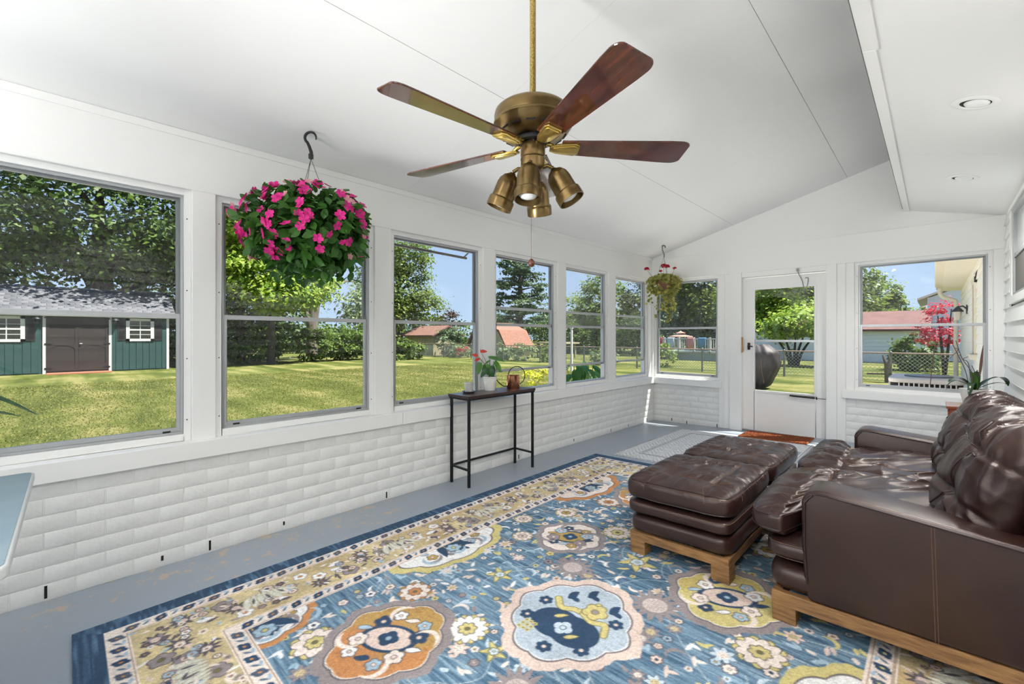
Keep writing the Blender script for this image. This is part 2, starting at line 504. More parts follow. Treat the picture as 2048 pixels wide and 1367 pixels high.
# ------------------------------------------------------------------ house wall on the right, clad in lapped boards
wr = struct('wall_right', bx(3.545, 3.75, -3.1, 6.16, 0.0, 2.75), 'seam_shadow')
def siding(parent, xf, y0_, y1_, z0_, z1_, m='vinyl_siding', lap=0.1285, openings=()):
    z = z0_
    while z < z1_ - .02:
        zt = min(z + lap, z1_)
        segs = [(y0_, y1_)]
        for (a, b, c, d) in openings:
            if zt > c + .01 and z < d - .01:
                ns = []
                for s_, e_ in segs:
                    if a > s_: ns.append((s_, min(a, e_)))
                    if b < e_: ns.append((max(b, s_), e_))
                segs = [q for q in ns if q[1] - q[0] > .01]
        for s_, e_ in segs:
            MB().prism([(xf - 0.022, z), (xf - 0.020, z + .004), (xf - 0.003, zt + .008), (xf + .004, zt + .008), (xf - 0.006, z)],
                       lambda a, b, s_=s_: (a, s_, b), lambda a, b, e_=e_: (a, e_, b)).build('siding_board', m, parent)
        z += lap
siding(wr, 3.528, -3.0, 6.145, 0.10, 2.43, openings=((3.60, 5.735, 1.535, 2.45),))
# window of the house, half covered by an insect screen
hw = struct('window_9', MB().box(3.505, 3.56, 3.60, 5.735, 1.535, 1.60).box(3.505, 3.56, 3.60, 5.735, 2.335, 2.37).box(3.512, 3.56, 5.63, 5.735, 1.60, 2.335).box(3.512, 3.56, 3.60, 3.70, 1.60, 2.335), 'white_paint', bevel=0.003)
MB().box(3.518, 3.555, 5.55, 5.60, 1.60, 2.335).box(3.518, 3.555, 3.7, 3.75, 1.60, 2.335).box(3.518, 3.555, 3.75, 5.55, 2.29, 2.335).box(3.522, 3.555, 3.75, 5.55, 1.92, 1.955).box(3.518, 3.555, 3.75, 5.55, 1.60, 1.625).build('window_sash', 'aluminium', hw)
bx(3.540, 3.544, 3.75, 5.55, 1.955, 2.29).build('pane', mat('house_pane', (206, 210, 210), 0.05, spec=0.8), hw)
bx(3.530, 3.534, 3.75, 5.55, 1.625, 1.92).build('insect_screen', mat('screen_grey', (112, 110, 106), 0.8, bump=(400, 0.3, (1, 1, 1))), hw)

# ------------------------------------------------------------------ windows
screw = MB().lathe([(0.0, -.0015), (0.0038, -.0015), (0.0034, .001), (0.0, .0016)], 8).mesh('screw'); screw.materials.append(MATS['black_metal'])
def window(name, to, a0, a1, z0, z1, raised=False, dusty=False, nrm=None):
    """to(a, n, z) -> room; a along the wall, n towards the room (0 = post face)"""
    def fr(aa, ab, za, zb, w, n0, n1, mb=None, wt=None, wb=None):
        mb = mb or MB(); wt = wt or w; wb = wb or w
        def b(p, q, r, s): 
            V = [to(x, n, z) for z in (r, s) for x, n in ((p, n0), (q, n0), (q, n1), (p, n1))]
            mb.add(V, [(0, 3, 2, 1), (4, 5, 6, 7), (0, 1, 5, 4), (1, 2, 6, 5), (2, 3, 7, 6), (3, 0, 4, 7)])
        b(aa, aa + w, za, zb); b(ab - w, ab, za, zb); b(aa + w, ab - w, zb - wt, zb); b(aa + w, ab - w, za, za + wb)
        return mb
    def slabm(p, q, r, s, n0, n1):
        V = [to(x, n, z) for z in (r, s) for x, n in ((p, n0), (q, n0), (q, n1), (p, n1))]
        return MB().add(V, [(0, 3, 2, 1), (4, 5, 6, 7), (0, 1, 5, 4), (1, 2, 6, 5), (2, 3, 7, 6), (3, 0, 4, 7)])
    w = struct(name, fr(a0, a1, z0, z1, 0.034, -0.10, -0.022, wb=0.040), 'white_paint', bevel=0.002)
    i0, i1, k0, k1 = a0 + .034, a1 - .034, z0 + .040, z1 - .034
    fr(i0, i1, k0, k1, 0.013, -0.10, -0.040).build('window_frame', 'aluminium', w, bevel=0.0012)
    i0 += .013; i1 -= .013; k0 += .013; k1 -= .013
    mid = 1.375
    gl = 'dusty_glass' if dusty else 'glass'
    up = fr(i0 + .004, i1 - .004, mid - .012, k1, 0.013, -0.088, -0.068).build('window_sash', 'aluminium_grey' if not dusty else 'aluminium', w, bevel=0.001, label='upper aluminium sash')
    slabm(i0 + .012, i1 - .012, mid, k1 - .012, -0.080, -0.077).build('pane', gl, up)
    if raised:
        top, bot = 1.555, 0.905
    else:
        top, bot = mid + .014, k0
    lo = fr(i0, i1, bot, top, 0.018, -0.066, -0.046, wt=.026, wb=.024).build('window_sash', 'aluminium', w, bevel=0.0012, label='lower aluminium sash')
    slabm(i0 + .016, i1 - .016, bot + .02, top - .02, -0.058, -0.055).build('pane', gl, lo)
    if raised:
        slabm(i0, i1, mid - .014, mid + .014, -0.068, -0.046).build('meeting_rail', 'aluminium', w, bevel=0.001)
    # latches on the sash rail and slides at the bottom corners
    for s_ in (i0 + .05, i1 - .05 - .03):
        slabm(s_, s_ + .035, bot + .002, bot + .010, -0.046, -0.040).build('latch', 'black_metal', w)
    for a in (a0 + .020, a1 - .020):
        for z in (z0 + .12, z0 + .47, z0 + .86, z0 + 1.27):
            p = to(a, -0.0215, z)
            place('screw', screw, w, p, nrm)
    return w
def toL(a, n, z): return (n, a, z)
def toF(a, n, z): return (a, 6.15 - n, z)
RL = (0, PI / 2, 0); RF = (PI / 2, 0, 0)
order = [1, 2, 3, 4, 5, 6]
for k, (a, b) in enumerate(GAPY):
    no = k - 1
    name = 'window_%d' % (no if no >= 1 else 10 + k)
    window(name, toL, a, b, 0.662, 2.10, raised=(no in (4, 5, 6)), dusty=(no in (5, 6)), nrm=RL)
window('window_7', toF, 0.02, 0.965, 0.655, 2.085, dusty=True, nrm=RF)
window('window_8', toF, 2.40, 3.445, 0.655, 2.085, nrm=RF)

# ------------------------------------------------------------------ storm door
dr = struct('door_1', MB().box(1.243, 1.375, 6.185, 6.225, 0.045, 2.01).box(2.035, 2.147, 6.185, 6.225, 0.045, 2.01).box(1.375, 2.035, 6.185, 6.225, 1.865, 2.01).box(1.375, 2.035, 6.185, 6.225, 0.045, 0.560), 'white_paint', bevel=0.003)
MB().box(1.360, 1.385, 6.175, 6.19, 0.545, 1.88).box(2.022, 2.047, 6.175, 6.19, 0.545, 1.88).box(1.385, 2.022, 6.175, 6.19, 1.856, 1.88).box(1.385, 2.022, 6.175, 6.19, 0.545, 0.572).build('glazing_frame', 'white_paint', dr, bevel=0.002)
bx(1.385, 2.022, 6.178, 6.198, 1.188, 1.216).build('meeting_rail', 'aluminium', dr, bevel=0.002)
bx(1.385, 2.022, 6.203, 6.206, 1.20, 1.858).build('pane', 'glass', dr)
bx(1.385, 2.022, 6.192, 6.195, 0.57, 1.20).build('pane', 'glass', dr)
hd = MB().lathe([(0.0, 0), (.012, 0), (.012, .03), (.007, .034), (.007, .055), (0, .055)], 12, (1.315, 6.185, 1.13), Euler((PI / 2, 0, 0)).to_matrix())
hd.box(1.300, 1.330, 6.176, 6.187, 1.085, 1.175); hd.tube([(1.315, 6.135, 1.13), (1.35, 6.13, 1.13), (1.375, 6.133, 1.128)], [.008, .009, .006], 8)
hd.build('door_handle', 'black_metal', dr, smooth=40)
bx(1.246, 1.262, 6.105, 6.125, 1.05, 1.25).build('strike_block', mat('bare_wood', (196, 138, 84), 0.6, var=((170, 112, 62), 6, (1, 1, .1), 1.2)), dr, bevel=0.002)
dc = MB().tube([(1.80, 6.155, 0.535), (2.03, 6.15, 0.53)], .011, 10).tube([(2.03, 6.15, .53), (2.16, 6.14, .527)], .0035, 8).box(1.775, 1.80, 6.15, 6.185, .528, .545)
dc.tube([(2.05, 6.15, .545), (2.05, 6.15, .513)], .006, 8)
dc.build('door_closer', 'black_metal', dr, smooth=40)
ch = MB().tube(catmull([(1.865, 6.11, 2.055), (1.873, 6.11, 2.02), (1.885, 6.13, 1.985), (1.905, 6.16, 1.92), (1.915, 6.17, 1.86), (1.935, 6.17, 1.845), (1.955, 6.17, 1.87), (1.962, 6.178, 1.955), (1.93, 6.182, 1.96)], 5), .0045, 6)
ch.box(1.855, 1.880, 6.108, 6.124, 2.04, 2.075)
ch.build('safety_chain', 'aluminium_grey', dr, smooth=40)
bx(1.24, 2.15, 6.13, 6.30, 0.02, 0.052).build('threshold', 'aluminium_grey', dr, bevel=0.004)
# ------------------------------------------------------------------ leather and wood
mat('leather', (52, 33, 29), 0.29, spec=0.62, var=((42, 26, 24), 5, (1, 1, 1), 1.2), bump=(220, 0.10, (1, 1, 1)))
MATS['leather'].node_tree.nodes['Principled BSDF'].inputs['Specular Tint'].default_value = (1.0, .90, .84, 1)
mat('leather_stitch', (104, 78, 62), 0.6)
mat('leather_piping', (46, 32, 30), 0.36)
mat('oak', (158, 118, 72), 0.6, var=((112, 80, 46), 5, (2.2, 2.2, 14), 1.7), bump=(60, 0.35, (1, 1, 6)))
mat('oak_rail', (164, 122, 76), 0.6, var=((118, 84, 50), 5, (2.0, 2.0, 16), 1.7), bump=(60, 0.35, (1, 1, 6)))

def cube_grid(nx, ny, nz):
    """points of a subdivided [-1,1] cube surface and its quads, corners shared"""
    idx = {}; P = []; Q = []
    def vid(p):
        k = (round(p[0], 5), round(p[1], 5), round(p[2], 5))
        if k not in idx: idx[k] = len(P); P.append(p)
        return idx[k]
    for ax, s, (na, nb) in ((0, 1, (ny, nz)), (0, -1, (ny, nz)), (1, 1, (nz, nx)), (1, -1, (nz, nx)), (2, 1, (nx, ny)), (2, -1, (nx, ny))):
        G = [[None] * (nb + 1) for _ in range(na + 1)]
        for i in range(na + 1):
            for j in range(nb + 1):
                u, v = -1 + 2 * i / na, -1 + 2 * j / nb
                p = [0, 0, 0]; p[ax] = s; p[(ax + 1) % 3] = u; p[(ax + 2) % 3] = v
                G[i][j] = vid(tuple(p))
        for i in range(na):
            for j in range(nb):
                q = (G[i][j], G[i + 1][j], G[i + 1][j + 1], G[i][j + 1])
                Q.append(q if s > 0 else q[::-1])
    return np.array(P), np.array(Q)

class Pillow:
    """soft box: centre c, half sizes h, roundness q = (seen flat on, seen edge on), relief disp(world, param, normal), bend(world) afterwards"""
    def __init__(s, c, h, q=4.0, disp=None, bend=None, ax=2):
        s.c = np.array(c, float); s.h = np.array(h, float); s.q = q if hasattr(q, '__len__') else (q, q); s.disp = disp; s.bend = bend; s.ax = ax
    def at(s, p, lift=0.0):
        p = np.asarray(p, float); a = np.abs(p) + 1e-9; qa, qb = s.q
        i, j, k_ = (s.ax + 1) % 3, (s.ax + 2) % 3, s.ax
        def rho(a_):
            r = (a_[:, i] ** qa + a_[:, j] ** qa) ** (1 / qa)
            return r, (r ** qb + a_[:, k_] ** qb) ** (1 / qb)
        e = p * (a.max(1) / rho(a)[1])[:, None]
        ae = np.abs(e) + 1e-9; r, t = rho(ae)
        n = np.empty_like(e)
        n[:, i] = r ** (qb - qa) * ae[:, i] ** (qa - 1); n[:, j] = r ** (qb - qa) * ae[:, j] ** (qa - 1); n[:, k_] = ae[:, k_] ** (qb - 1)
        n = np.sign(e) * n / s.h
        n /= np.linalg.norm(n, axis=1)[:, None] + 1e-9
        w = s.c + e * s.h
        d = s.disp(w, e, n) if s.disp else np.zeros(len(w))
        w = w + n * (np.asarray(d) + lift)[:, None]
        return s.bend(w) if s.bend else w
    def mesh(s, name, res, off):
        n = [max(6, int(2 * h / res)) for h in s.h]
        P, Q = cube_grid(*n)
        return mesh_np(name, s.at(P) - np.array(off), Q, 'leather', True)
    def seam(s, P, r=0.0022, lift=0.0015, n=5, mb=None, closed=False):
        mb = mb or MB()
        return mb.tube(s.at(np.array(P), lift), r, n, closed=closed)

def crease(w, scale, dir_, sharp, seed):
    """ridged noise drawn out along one direction: leather creases"""
    d = np.array(dir_, float); d /= np.linalg.norm(d)
    b = np.array([-d[1], d[0], 0.0])
    u = w @ d; v = w @ b
    warp = 0.05 * vnoise(np.c_[w[:, 0] * 7, w[:, 1] * 7, w[:, 2] * 7], seed + 9)
    P = np.c_[u * scale * 0.22, (v + warp) * scale, w[:, 2] * scale * 0.5]
    n = vnoise(P, seed)
    return 1 - np.abs(n) ** sharp

def perimeter(z, n=120, inset=1.0):
    P = []
    for k in range(n):
        a = 2 * PI * k / n; x, y = math.cos(a), math.sin(a); m = max(abs(x), abs(y))
        P.append((x / m * inset, y / m * inset, z))
    return P

# ------------------------------------------------------------------ ottoman
ot = thing('ottoman', 'long brown leather ottoman on oak legs in front of the loveseat', 'ottoman', (2.07, 2.87, 0), tilt=True)
RZ = 0.012                                                # rug thickness under the feet
ox0, ox1, oy0, oy1 = 1.835, 2.352, 2.19, 3.60
for (x, y) in ((ox0, oy0), (ox1 - .085, oy0), (ox0, oy1 - .085), (ox1 - .085, oy1 - .085)):
    bx(x, x + .085, y, y + .085, RZ, .088).build('leg', 'oak', ot, bevel=0.003)
for q in ((ox0, ox1, oy0, oy0 + .03), (ox0, ox1, oy1 - .03, oy1), (ox0, ox0 + .03, oy0 + .0302, oy1 - .0302), (ox1 - .03, ox1, oy0 + .0302, oy1 - .0302)):
    bx(*q, .085, .130).build('rail', 'oak_rail', ot, bevel=0.003)
cxm, cym = (ox0 + ox1) / 2, (oy0 + oy1) / 2
b = Pillow((cxm, cym, .182), (.264, .712, .056), (14, 6), lambda w, p, n: .004 * vnoise(w * 6, 3) + .004 * np.clip(1 - (p[:, 2] / .9) ** 2, 0, 1))
base = link('base_cushion', b.mesh('base_cushion', .014, off_of(ot)), 'leather', ot)
for yy in (cym - .366, cym + .366):
    h = .362
    mdl = Pillow((cxm, yy, .272), (.272, h - .003, .042), (12, 5), lambda w, p, n: .003 * vnoise(w * 9, 5) + .0035 * (crease(w, 26, (0, 1, 0), 1.0, 8) - .6) * smooth01((p[:, 0] - .7) * 4))
    mid_ = link('band_cushion', mdl.mesh('band_cushion', .011, off_of(ot)), 'leather', ot)
    mdl.seam(perimeter(.55), .0016, .0006, closed=True).build('seam', 'leather_stitch', mid_, smooth=60)
    def dtop(w, p, n, yy=yy):
        top = smooth01((p[:, 2] - .2) * 1.6)
        fx = (p[:, 0] + 1) / 2; fy = (p[:, 1] + 1) / 2
        g = 0
        for f0 in (.22, .78): g = g + np.exp(-((fx - f0) / .028) ** 2) + np.exp(-((fy - f0) / .028) ** 2)
        edge = np.maximum(np.abs(fx - .5), np.abs(fy - .5))
        inner = 1 - smooth01((edge - .24) / .06)
        # puckers: along y near the long sides, along x near the ends, crumpled in the middle
        sx_ = smooth01((np.abs(fx - .5) - .25) * 9)
        wr_ = (crease(w, 30, (1, .15, 0), .8, 21) - .62) * sx_ + (crease(w, 22, (.3, 1, 0), .8, 22) - .62) * (1 - sx_) * .8
        wr_ = wr_ * .9 + .9 * inner * (crease(w, 15, (1, .5, 0), .7, 23) - .6) + .45 * (crease(w, 40, (.4, 1, 0), .8, 24) - .6) * inner
        d = top * (.021 * wr_ - .007 * np.clip(g, 0, 1.3) + .018 * vnoise(w * 6, 31) * inner - .022 * np.exp(-((fx - .5) ** 2 + (fy - .5) ** 2) / .006))
        side = 1 - top
        return d + side * (.003 * vnoise(w * 12, 12) + .004 * (crease(w, 24, (.2, .2, 1), .8, 25) - .6) * smooth01((p[:, 0] - .5) * 3))
    tc_ = Pillow((cxm, yy, .372), (.283, h + .001, .080), (10, 3.4), dtop)
    top_ = link('top_cushion', tc_.mesh('top_cushion', .0065, off_of(ot)), 'leather', ot)
    mb = MB()
    tc_.seam(perimeter(.60), .0034, .001, mb=mb, closed=True); tc_.seam(perimeter(-.55), .0028, .001, mb=mb, closed=True)
    mb.build('piping', 'leather_piping', top_, smooth=60)
    mb = MB(); L = np.linspace(-.97, .97, 70)
    for f0 in (-.56, .56):
        for dd in (-.012, .012):
            tc_.seam([(f0 + dd, t, 1) for t in L], .0011, .0004, mb=mb); tc_.seam([(t, f0 + dd, 1) for t in L], .0011, .0004, mb=mb)
        for sgn in (-1, 1):
            Z = np.linspace(.95, .1, 14)
            tc_.seam([(f0, sgn, z) for z in Z], .0012, .0004, mb=mb); tc_.seam([(sgn, f0, z) for z in Z], .0012, .0004, mb=mb)
    tc_.seam(perimeter(.48), .0012, .0006, mb=mb, closed=True)
    mb.build('seam', 'leather_stitch', top_, smooth=60)

# ------------------------------------------------------------------ loveseat
lv = thing('loveseat', 'brown leather loveseat with tufted cushions on an oak plinth', 'loveseat', (3.0, 2.9, 0), tilt=True)
lx0, lx1, ly0, ly1 = 2.562, 3.47, 2.055, 3.83
for (x, y) in ((lx0, ly0), (lx0, ly1 - .085), (lx1 - .09, ly0), (lx1 - .09, ly1 - .085)):
    bx(x, x + .085, y, y + .085, RZ, .080).build('leg', 'oak', lv, bevel=0.003)
for q in ((lx0, lx1, ly0, ly0 + .035), (lx0, lx1, ly1 - .035, ly1), (lx0, lx0 + .035, ly0 + .0352, ly1 - .0352), (lx1 - .035, lx1, ly0 + .0352, ly1 - .0352)):
    bx(*q, .077, .132).build('rail', 'oak_rail', lv, bevel=0.003)
b = Pillow((2.93, 2.9425, .192), (.378, .880, .060), (20, 6), lambda w, p, n: .004 * vnoise(w * 5, 41) + .006 * np.clip(1 - (p[:, 2] / .9) ** 2, 0, 1))
link('base_cushion', b.mesh('base_cushion', .018, off_of(lv)), 'leather', lv)
b = Pillow((2.93, 2.9425, .303), (.402, .882, .052), (16, 5), lambda w, p, n: .003 * vnoise(w * 8, 42))
o = link('band_cushion', b.mesh('band_cushion', .016, off_of(lv)), 'leather', lv)
mb = MB(); b.seam(perimeter(.5, 200), .0016, .0006, mb=mb, closed=True); b.seam(perimeter(-.6, 200), .0016, .0006, mb=mb, closed=True); mb.build('seam', 'leather_stitch', o, smooth=60)
# arms: boxed strip with rounded front corner, flat side panels, piping
def arm_top(x): return 0.578 - 0.078 * np.clip((x - 2.74) / .6, 0, 1.2) ** 1.0 * .9
def arm(ya, yb, outer):
    prof = []
    xf, xb = 2.678, 3.47
    prof.append((xf + .012, .132)); prof.append((xf, .20)); prof.append((xf - .004, .36)); prof.append((xf, .515))
    r = .06
    for k in range(9):
        a = PI - k * PI / 16
        prof.append((xf + r + r * math.cos(a), .515 + r * math.sin(a)))
    for x in np.linspace(2.76, xb, 14): prof.append((x, float(arm_top(x))))
    prof.append((xb, .132))
    body = MB().prism(prof, lambda a, b: (a, ya, b), lambda a, b: (a, yb, b))
    ar = body.build('arm', 'leather', lv, bevel=0.016, seg=3, smooth=50)
    line = prof[1:-1]
    mb = MB()
    for yy, s in ((ya, -1), (yb, 1)):
        pts = [(x + (.012 if i < 9 else 0), yy + s * .0005, z - (.012 if i >= 5 else 0)) for i, (x, z) in enumerate(line)]
        mb.tube(pts, .0045, 6)
    mb.build('piping', 'leather_piping', ar, smooth=60)
    mb = MB()
    ye = ya if outer < 0 else ya
    for dx in (-.004, .004):
        mb.tube([(3.058 + dx, ya - .0006, .135), (3.058 + dx, ya - .0006, float(arm_top(3.058)) - .012)], .0011, 5)
    for dz in (.026,):
        mb.tube([(x, ya + .012, z - .002) for x, z in prof[4:-1]], .0009, 4)
    mb.build('seam', 'leather_stitch', ar)
    return ar
arm(2.055, 2.245, -1)
arm(3.64, 3.83, 1)
# seat cushions (the front runs out past the arms)
def seat_bend(side):
    def f(w):
        w = w.copy(); t = 1 - smooth01((w[:, 0] - 2.60) / .07)
        if side < 0: w[:, 1] -= .185 * t * np.clip((2.80 - w[:, 1]) / .50, 0, 1)
        else: w[:, 1] += .185 * t * np.clip((w[:, 1] - 3.09) / .50, 0, 1)
        return w
    return f
def seat_disp(w, p, n):
    top = smooth01((p[:, 2] - .15) * 1.7)
    fx = (p[:, 0] + 1) / 2; fy = (p[:, 1] + 1) / 2
    fr = smooth01((fx - .02) * 8) * (1 - smooth01((fx - .27) * 9))
    wr_ = (crease(w, 34, (1, .1, 0), .8, 51) - .62) * fr * 1.1 + (1 - fr) * (crease(w, 17, (.75, 1, 0), .7, 52) - .62)
    g = np.exp(-((fx - .30) / .022) ** 2) + np.exp(-((fy - .2) / .02) ** 2) * .6 + np.exp(-((fy - .8) / .02) ** 2) * .6
    return top * (.024 * wr_ - .008 * np.clip(g, 0, 1) + .014 * vnoise(w * 4.5, 53)) + (1 - top) * .003 * vnoise(w * 10, 54)
for side, (ya, yb) in ((-1, (2.235, 2.94)), (1, (2.945, 3.65))):
    s_ = Pillow((2.835, (ya + yb) / 2, .408), (.365, (yb - ya) / 2, .078), (8, 3.2), seat_disp, seat_bend(side))
    so = link('seat_cushion', s_.mesh('seat_cushion', .0075, off_of(lv)), 'leather', lv)
    mb = MB(); s_.seam(perimeter(-.35, 160), .003, .001, mb=mb, closed=True); s_.seam(perimeter(.42, 160), .0028, .001, mb=mb, closed=True)
    mb.build('piping', 'leather_piping', so, smooth=60)
    mb = MB(); L = np.linspace(-.97, .97, 80)
    for dd in (-.012, .012):
        s_.seam([(-.40 + dd, t, 1) for t in L], .0012, .0005, mb=mb)
        for f0 in (-.6, .6): s_.seam([(t, f0 + dd, 1) for t in L], .0010, .0004, mb=mb)
    mb.build('seam', 'leather_stitch', so, smooth=60)
# back frame and back cushions, leaning back
bk = MB().prism([(3.27, .132), (3.30, .60), (3.36, .78), (3.42, .80), (3.47, .77), (3.475, .132)], lambda a, b: (a, 2.06, b), lambda a, b: (a, 3.825, b))
bk.build('back_frame', 'leather', lv, bevel=0.015, seg=3, smooth=50)
def lean(w):
    w = w.copy(); a = math.radians(27); c0 = np.array([3.235, 0, .632])
    x = w[:, 0] - c0[0]; z = w[:, 2] - c0[2]
    w[:, 0] = c0[0] + x * math.cos(a) + z * math.sin(a) + .16 * np.clip(z, -.1, 1) ** 2
    w[:, 2] = c0[2] - x * math.sin(a) + z * math.cos(a)
    return w
def back_disp(w, p, n):
    front = smooth01((-p[:, 0] + .35) * 1.6)
    fz = (p[:, 2] + 1) / 2; fy = (p[:, 1] + 1) / 2
    v = np.c_[w[:, 1], w[:, 2], w[:, 0]]
    top = smooth01((fz - .62) * 5)
    wr_ = (crease(v, 24, (.35, 1, 0), .75, 61) - .62) * (.5 + .5 * top) + .6 * (crease(v, 12, (1, .35, 0), .7, 62) - .6) * (1 - top)
    g = 0
    for a in (.30, .68): g = g + np.exp(-((fz - a) / .025) ** 2)
    for a in (.25, .75): g = g + .8 * np.exp(-((fy - a) / .022) ** 2)
    tuft = 0
    for a in (.30, .68):
        for c in (.25, .75): tuft = tuft + np.exp(-(((fz - a) / .09) ** 2 + ((fy - c) / .09) ** 2))
    return front * (.030 * wr_ - .010 * np.clip(g, 0, 1) - .030 * tuft + .014 * vnoise(w * 4, 63)) + .004 * vnoise(w * 9, 64)
for ya, yb in ((2.16, 2.93), (2.925, 3.69)):
    k_ = Pillow((3.235, (ya + yb) / 2, .632), (.140, (yb - ya) / 2, .252), (4.2, 2.6), back_disp, lean, ax=0)
    ko = link('back_cushion', k_.mesh('back_cushion', .0075, off_of(lv)), 'leather', lv)
    mb = MB(); L = np.linspace(-.95, .95, 80)
    for f0 in (-.40, .36):
        k_.seam([(-1, t, f0) for t in L], .0034, .001, mb=mb)
    for f0 in (-.5, .5): k_.seam([(-1, f0, t) for t in L], .0030, .001, mb=mb)
    k_.seam([(t, f0, 1) for f0 in (.0,) for t in np.linspace(-.95, .6, 30)], .003, .001, mb=mb)
    mb.build('piping', 'leather_piping', ko, smooth=60)

# ------------------------------------------------------------------ console table
ct = thing('console_table', 'narrow console table with dark wood top on thin black metal legs', 'table', (.175, 2.70, 0), tilt=False)
mat('walnut_top', (74, 50, 42), 0.28, var=((52, 34, 29), 6, (10, 1.2, 1), 1.4), spec=0.5)
ct.location = (.175, 2.70, 0); OFF[ct.name] = (.175, 2.70, 0)
tx0, tx1, ty0, ty1 = .040, .312, 2.292, 3.125
MB().box(tx0, tx1, ty0, ty1, .743, .764).build('tabletop', 'walnut_top', ct, bevel=0.002)
LG = [(tx0 + .02, ty0 + .022), (tx1 - .02, ty0 + .022), (tx0 + .02, ty1 - .022), (tx1 - .02, ty1 - .022)]
for x, y in LG:
    bx(x - .010, x + .010, y - .010, y + .010, K * x, .743).build('leg', 'black_metal', ct, bevel=0.0015)
for (p, q) in ((0, 2), (0, 1), (2, 3)):
    (xa, ya), (xb, yb) = LG[p], LG[q]
    e = .010
    if p == 0 and q == 2: bx(xa - .008, xa + .008, ya + e, yb - e, .142, .158).build('stretcher', 'black_metal', ct)
    else: bx(xa + e, xb - e, ya - .008, ya + .008, .142, .158).build('stretcher', 'black_metal', ct)
MB().box(tx0 + .006, tx1 - .006, ty0 + .006, ty0 + .022, .727, .743).box(tx0 + .006, tx1 - .006, ty1 - .022, ty1 - .006, .727, .743).box(tx0 + .006, tx0 + .02, ty0 + .02, ty1 - .02, .727, .743).box(tx1 - .02, tx1 - .006, ty0 + .02, ty1 - .02, .727, .743).build('apron', 'black_metal', ct)

mat('ceramic_white', (232, 230, 225), 0.25, bump=(30, 0.05, (1, 1, 1)))
mat('ceramic_grey', (206, 205, 200), 0.3, var=((186, 184, 178), 14, (1, 1, 1), 1.3))
mat('saucer_dark', (92, 92, 98), 0.25)
mat('soil', (58, 42, 34), 0.9, bump=(90, 0.8, (1, 1, 1)))
mat('copper', (226, 156, 122), 0.22, metal=1.0)
mat('copper_rim', (214, 196, 184), 0.2, metal=0.9)
ZT = .764
cp = thing('small_pot', 'small grey white ceramic pot on a dark saucer', 'pot', (.112, 2.462, ZT))
MB().lathe([(0, ZT + .001), (.045, ZT + .001), (.058, ZT + .012), (.060, ZT + .015), (.056, ZT + .015), (.043, ZT + .006), (0, ZT + .006)], 32, (.112, 2.462, 0)).build('saucer', 'saucer_dark', cp, smooth=40)
MB().lathe([(0, ZT + .007), (.032, ZT + .007), (.035, ZT + .02), (.039, ZT + .078), (.043, ZT + .080), (.043, ZT + .089), (.038, ZT + .089), (.036, ZT + .07), (0, ZT + .06)], 32, (.112, 2.462, 0)).build('pot_body', 'ceramic_grey', cp, smooth=35)

leaf_mat('anthurium_leaf', (58, 112, 40), (92, 146, 52), 0.25, 0.28, 0.5)
leaf_mat('anthurium_dark', (36, 76, 44), (52, 96, 48), 0.15, 0.25, 0.5)
mat('spathe_red', (196, 62, 44), 0.25, spec=0.5)
mat('stem_green', (96, 122, 62), 0.5)
an = thing('anthurium', 'anthurium with red blooms in a white ribbed pot', 'potted plant', (.130, 2.70, ZT))
prof = [(0, ZT), (.046, ZT), (.048, ZT + .004)]
for k in range(12):
    z = ZT + .006 + k * .0092; r = .048 + .014 * k / 12
    prof += [(r, z), (r + .0014, z + .0045), (r, z + .009)]
prof += [(.0665, ZT + .118), (.0665, ZT + .128), (.060, ZT + .128), (.058, ZT + .112), (0, ZT + .110)]
MB().lathe(prof, 40, (.130, 2.70, 0)).build('pot', 'ceramic_white', an, smooth=50)
MB().lathe([(0, ZT + .112), (.057, ZT + .112), (.05, ZT + .117), (.03, ZT + .121), (0, ZT + .122)], 24, (.130, 2.70, 0)).build('soil', 'soil', an, smooth=60)
def heart(L, Wd, droop, lobe=.12):
    G = []
    for i in range(13):
        t = i / 12; row = []
        w = Wd * (math.sin(PI * min(1, t * .92 + .08)) ** .75) * (1 - .42 * t) * (1.0 if t > .02 else .6)
        for j in range(-4, 5):
            f = j / 4
            row.append((L * t - (lobe * L * (abs(f) ** 1.5) * max(0, 1 - t * 3)), w * f, -droop * L * t * t + .12 * w * abs(f) - .02 * L * math.sin(PI * t)))
        G.append(row)
    return MB().grid(G)
hl = heart(.115, .036, .18).mesh('leaf', fix=False); hl.shade_smooth(); hl.materials.append(MATS['anthurium_leaf'])
hd_ = heart(.105, .034, .35).mesh('leaf', fix=False); hd_.shade_smooth(); hd_.materials.append(MATS['anthurium_dark'])
hr = heart(.075, .030, .10, .05).mesh('bloom', fix=False); hr.shade_smooth(); hr.materials.append(MATS['spathe_red'])
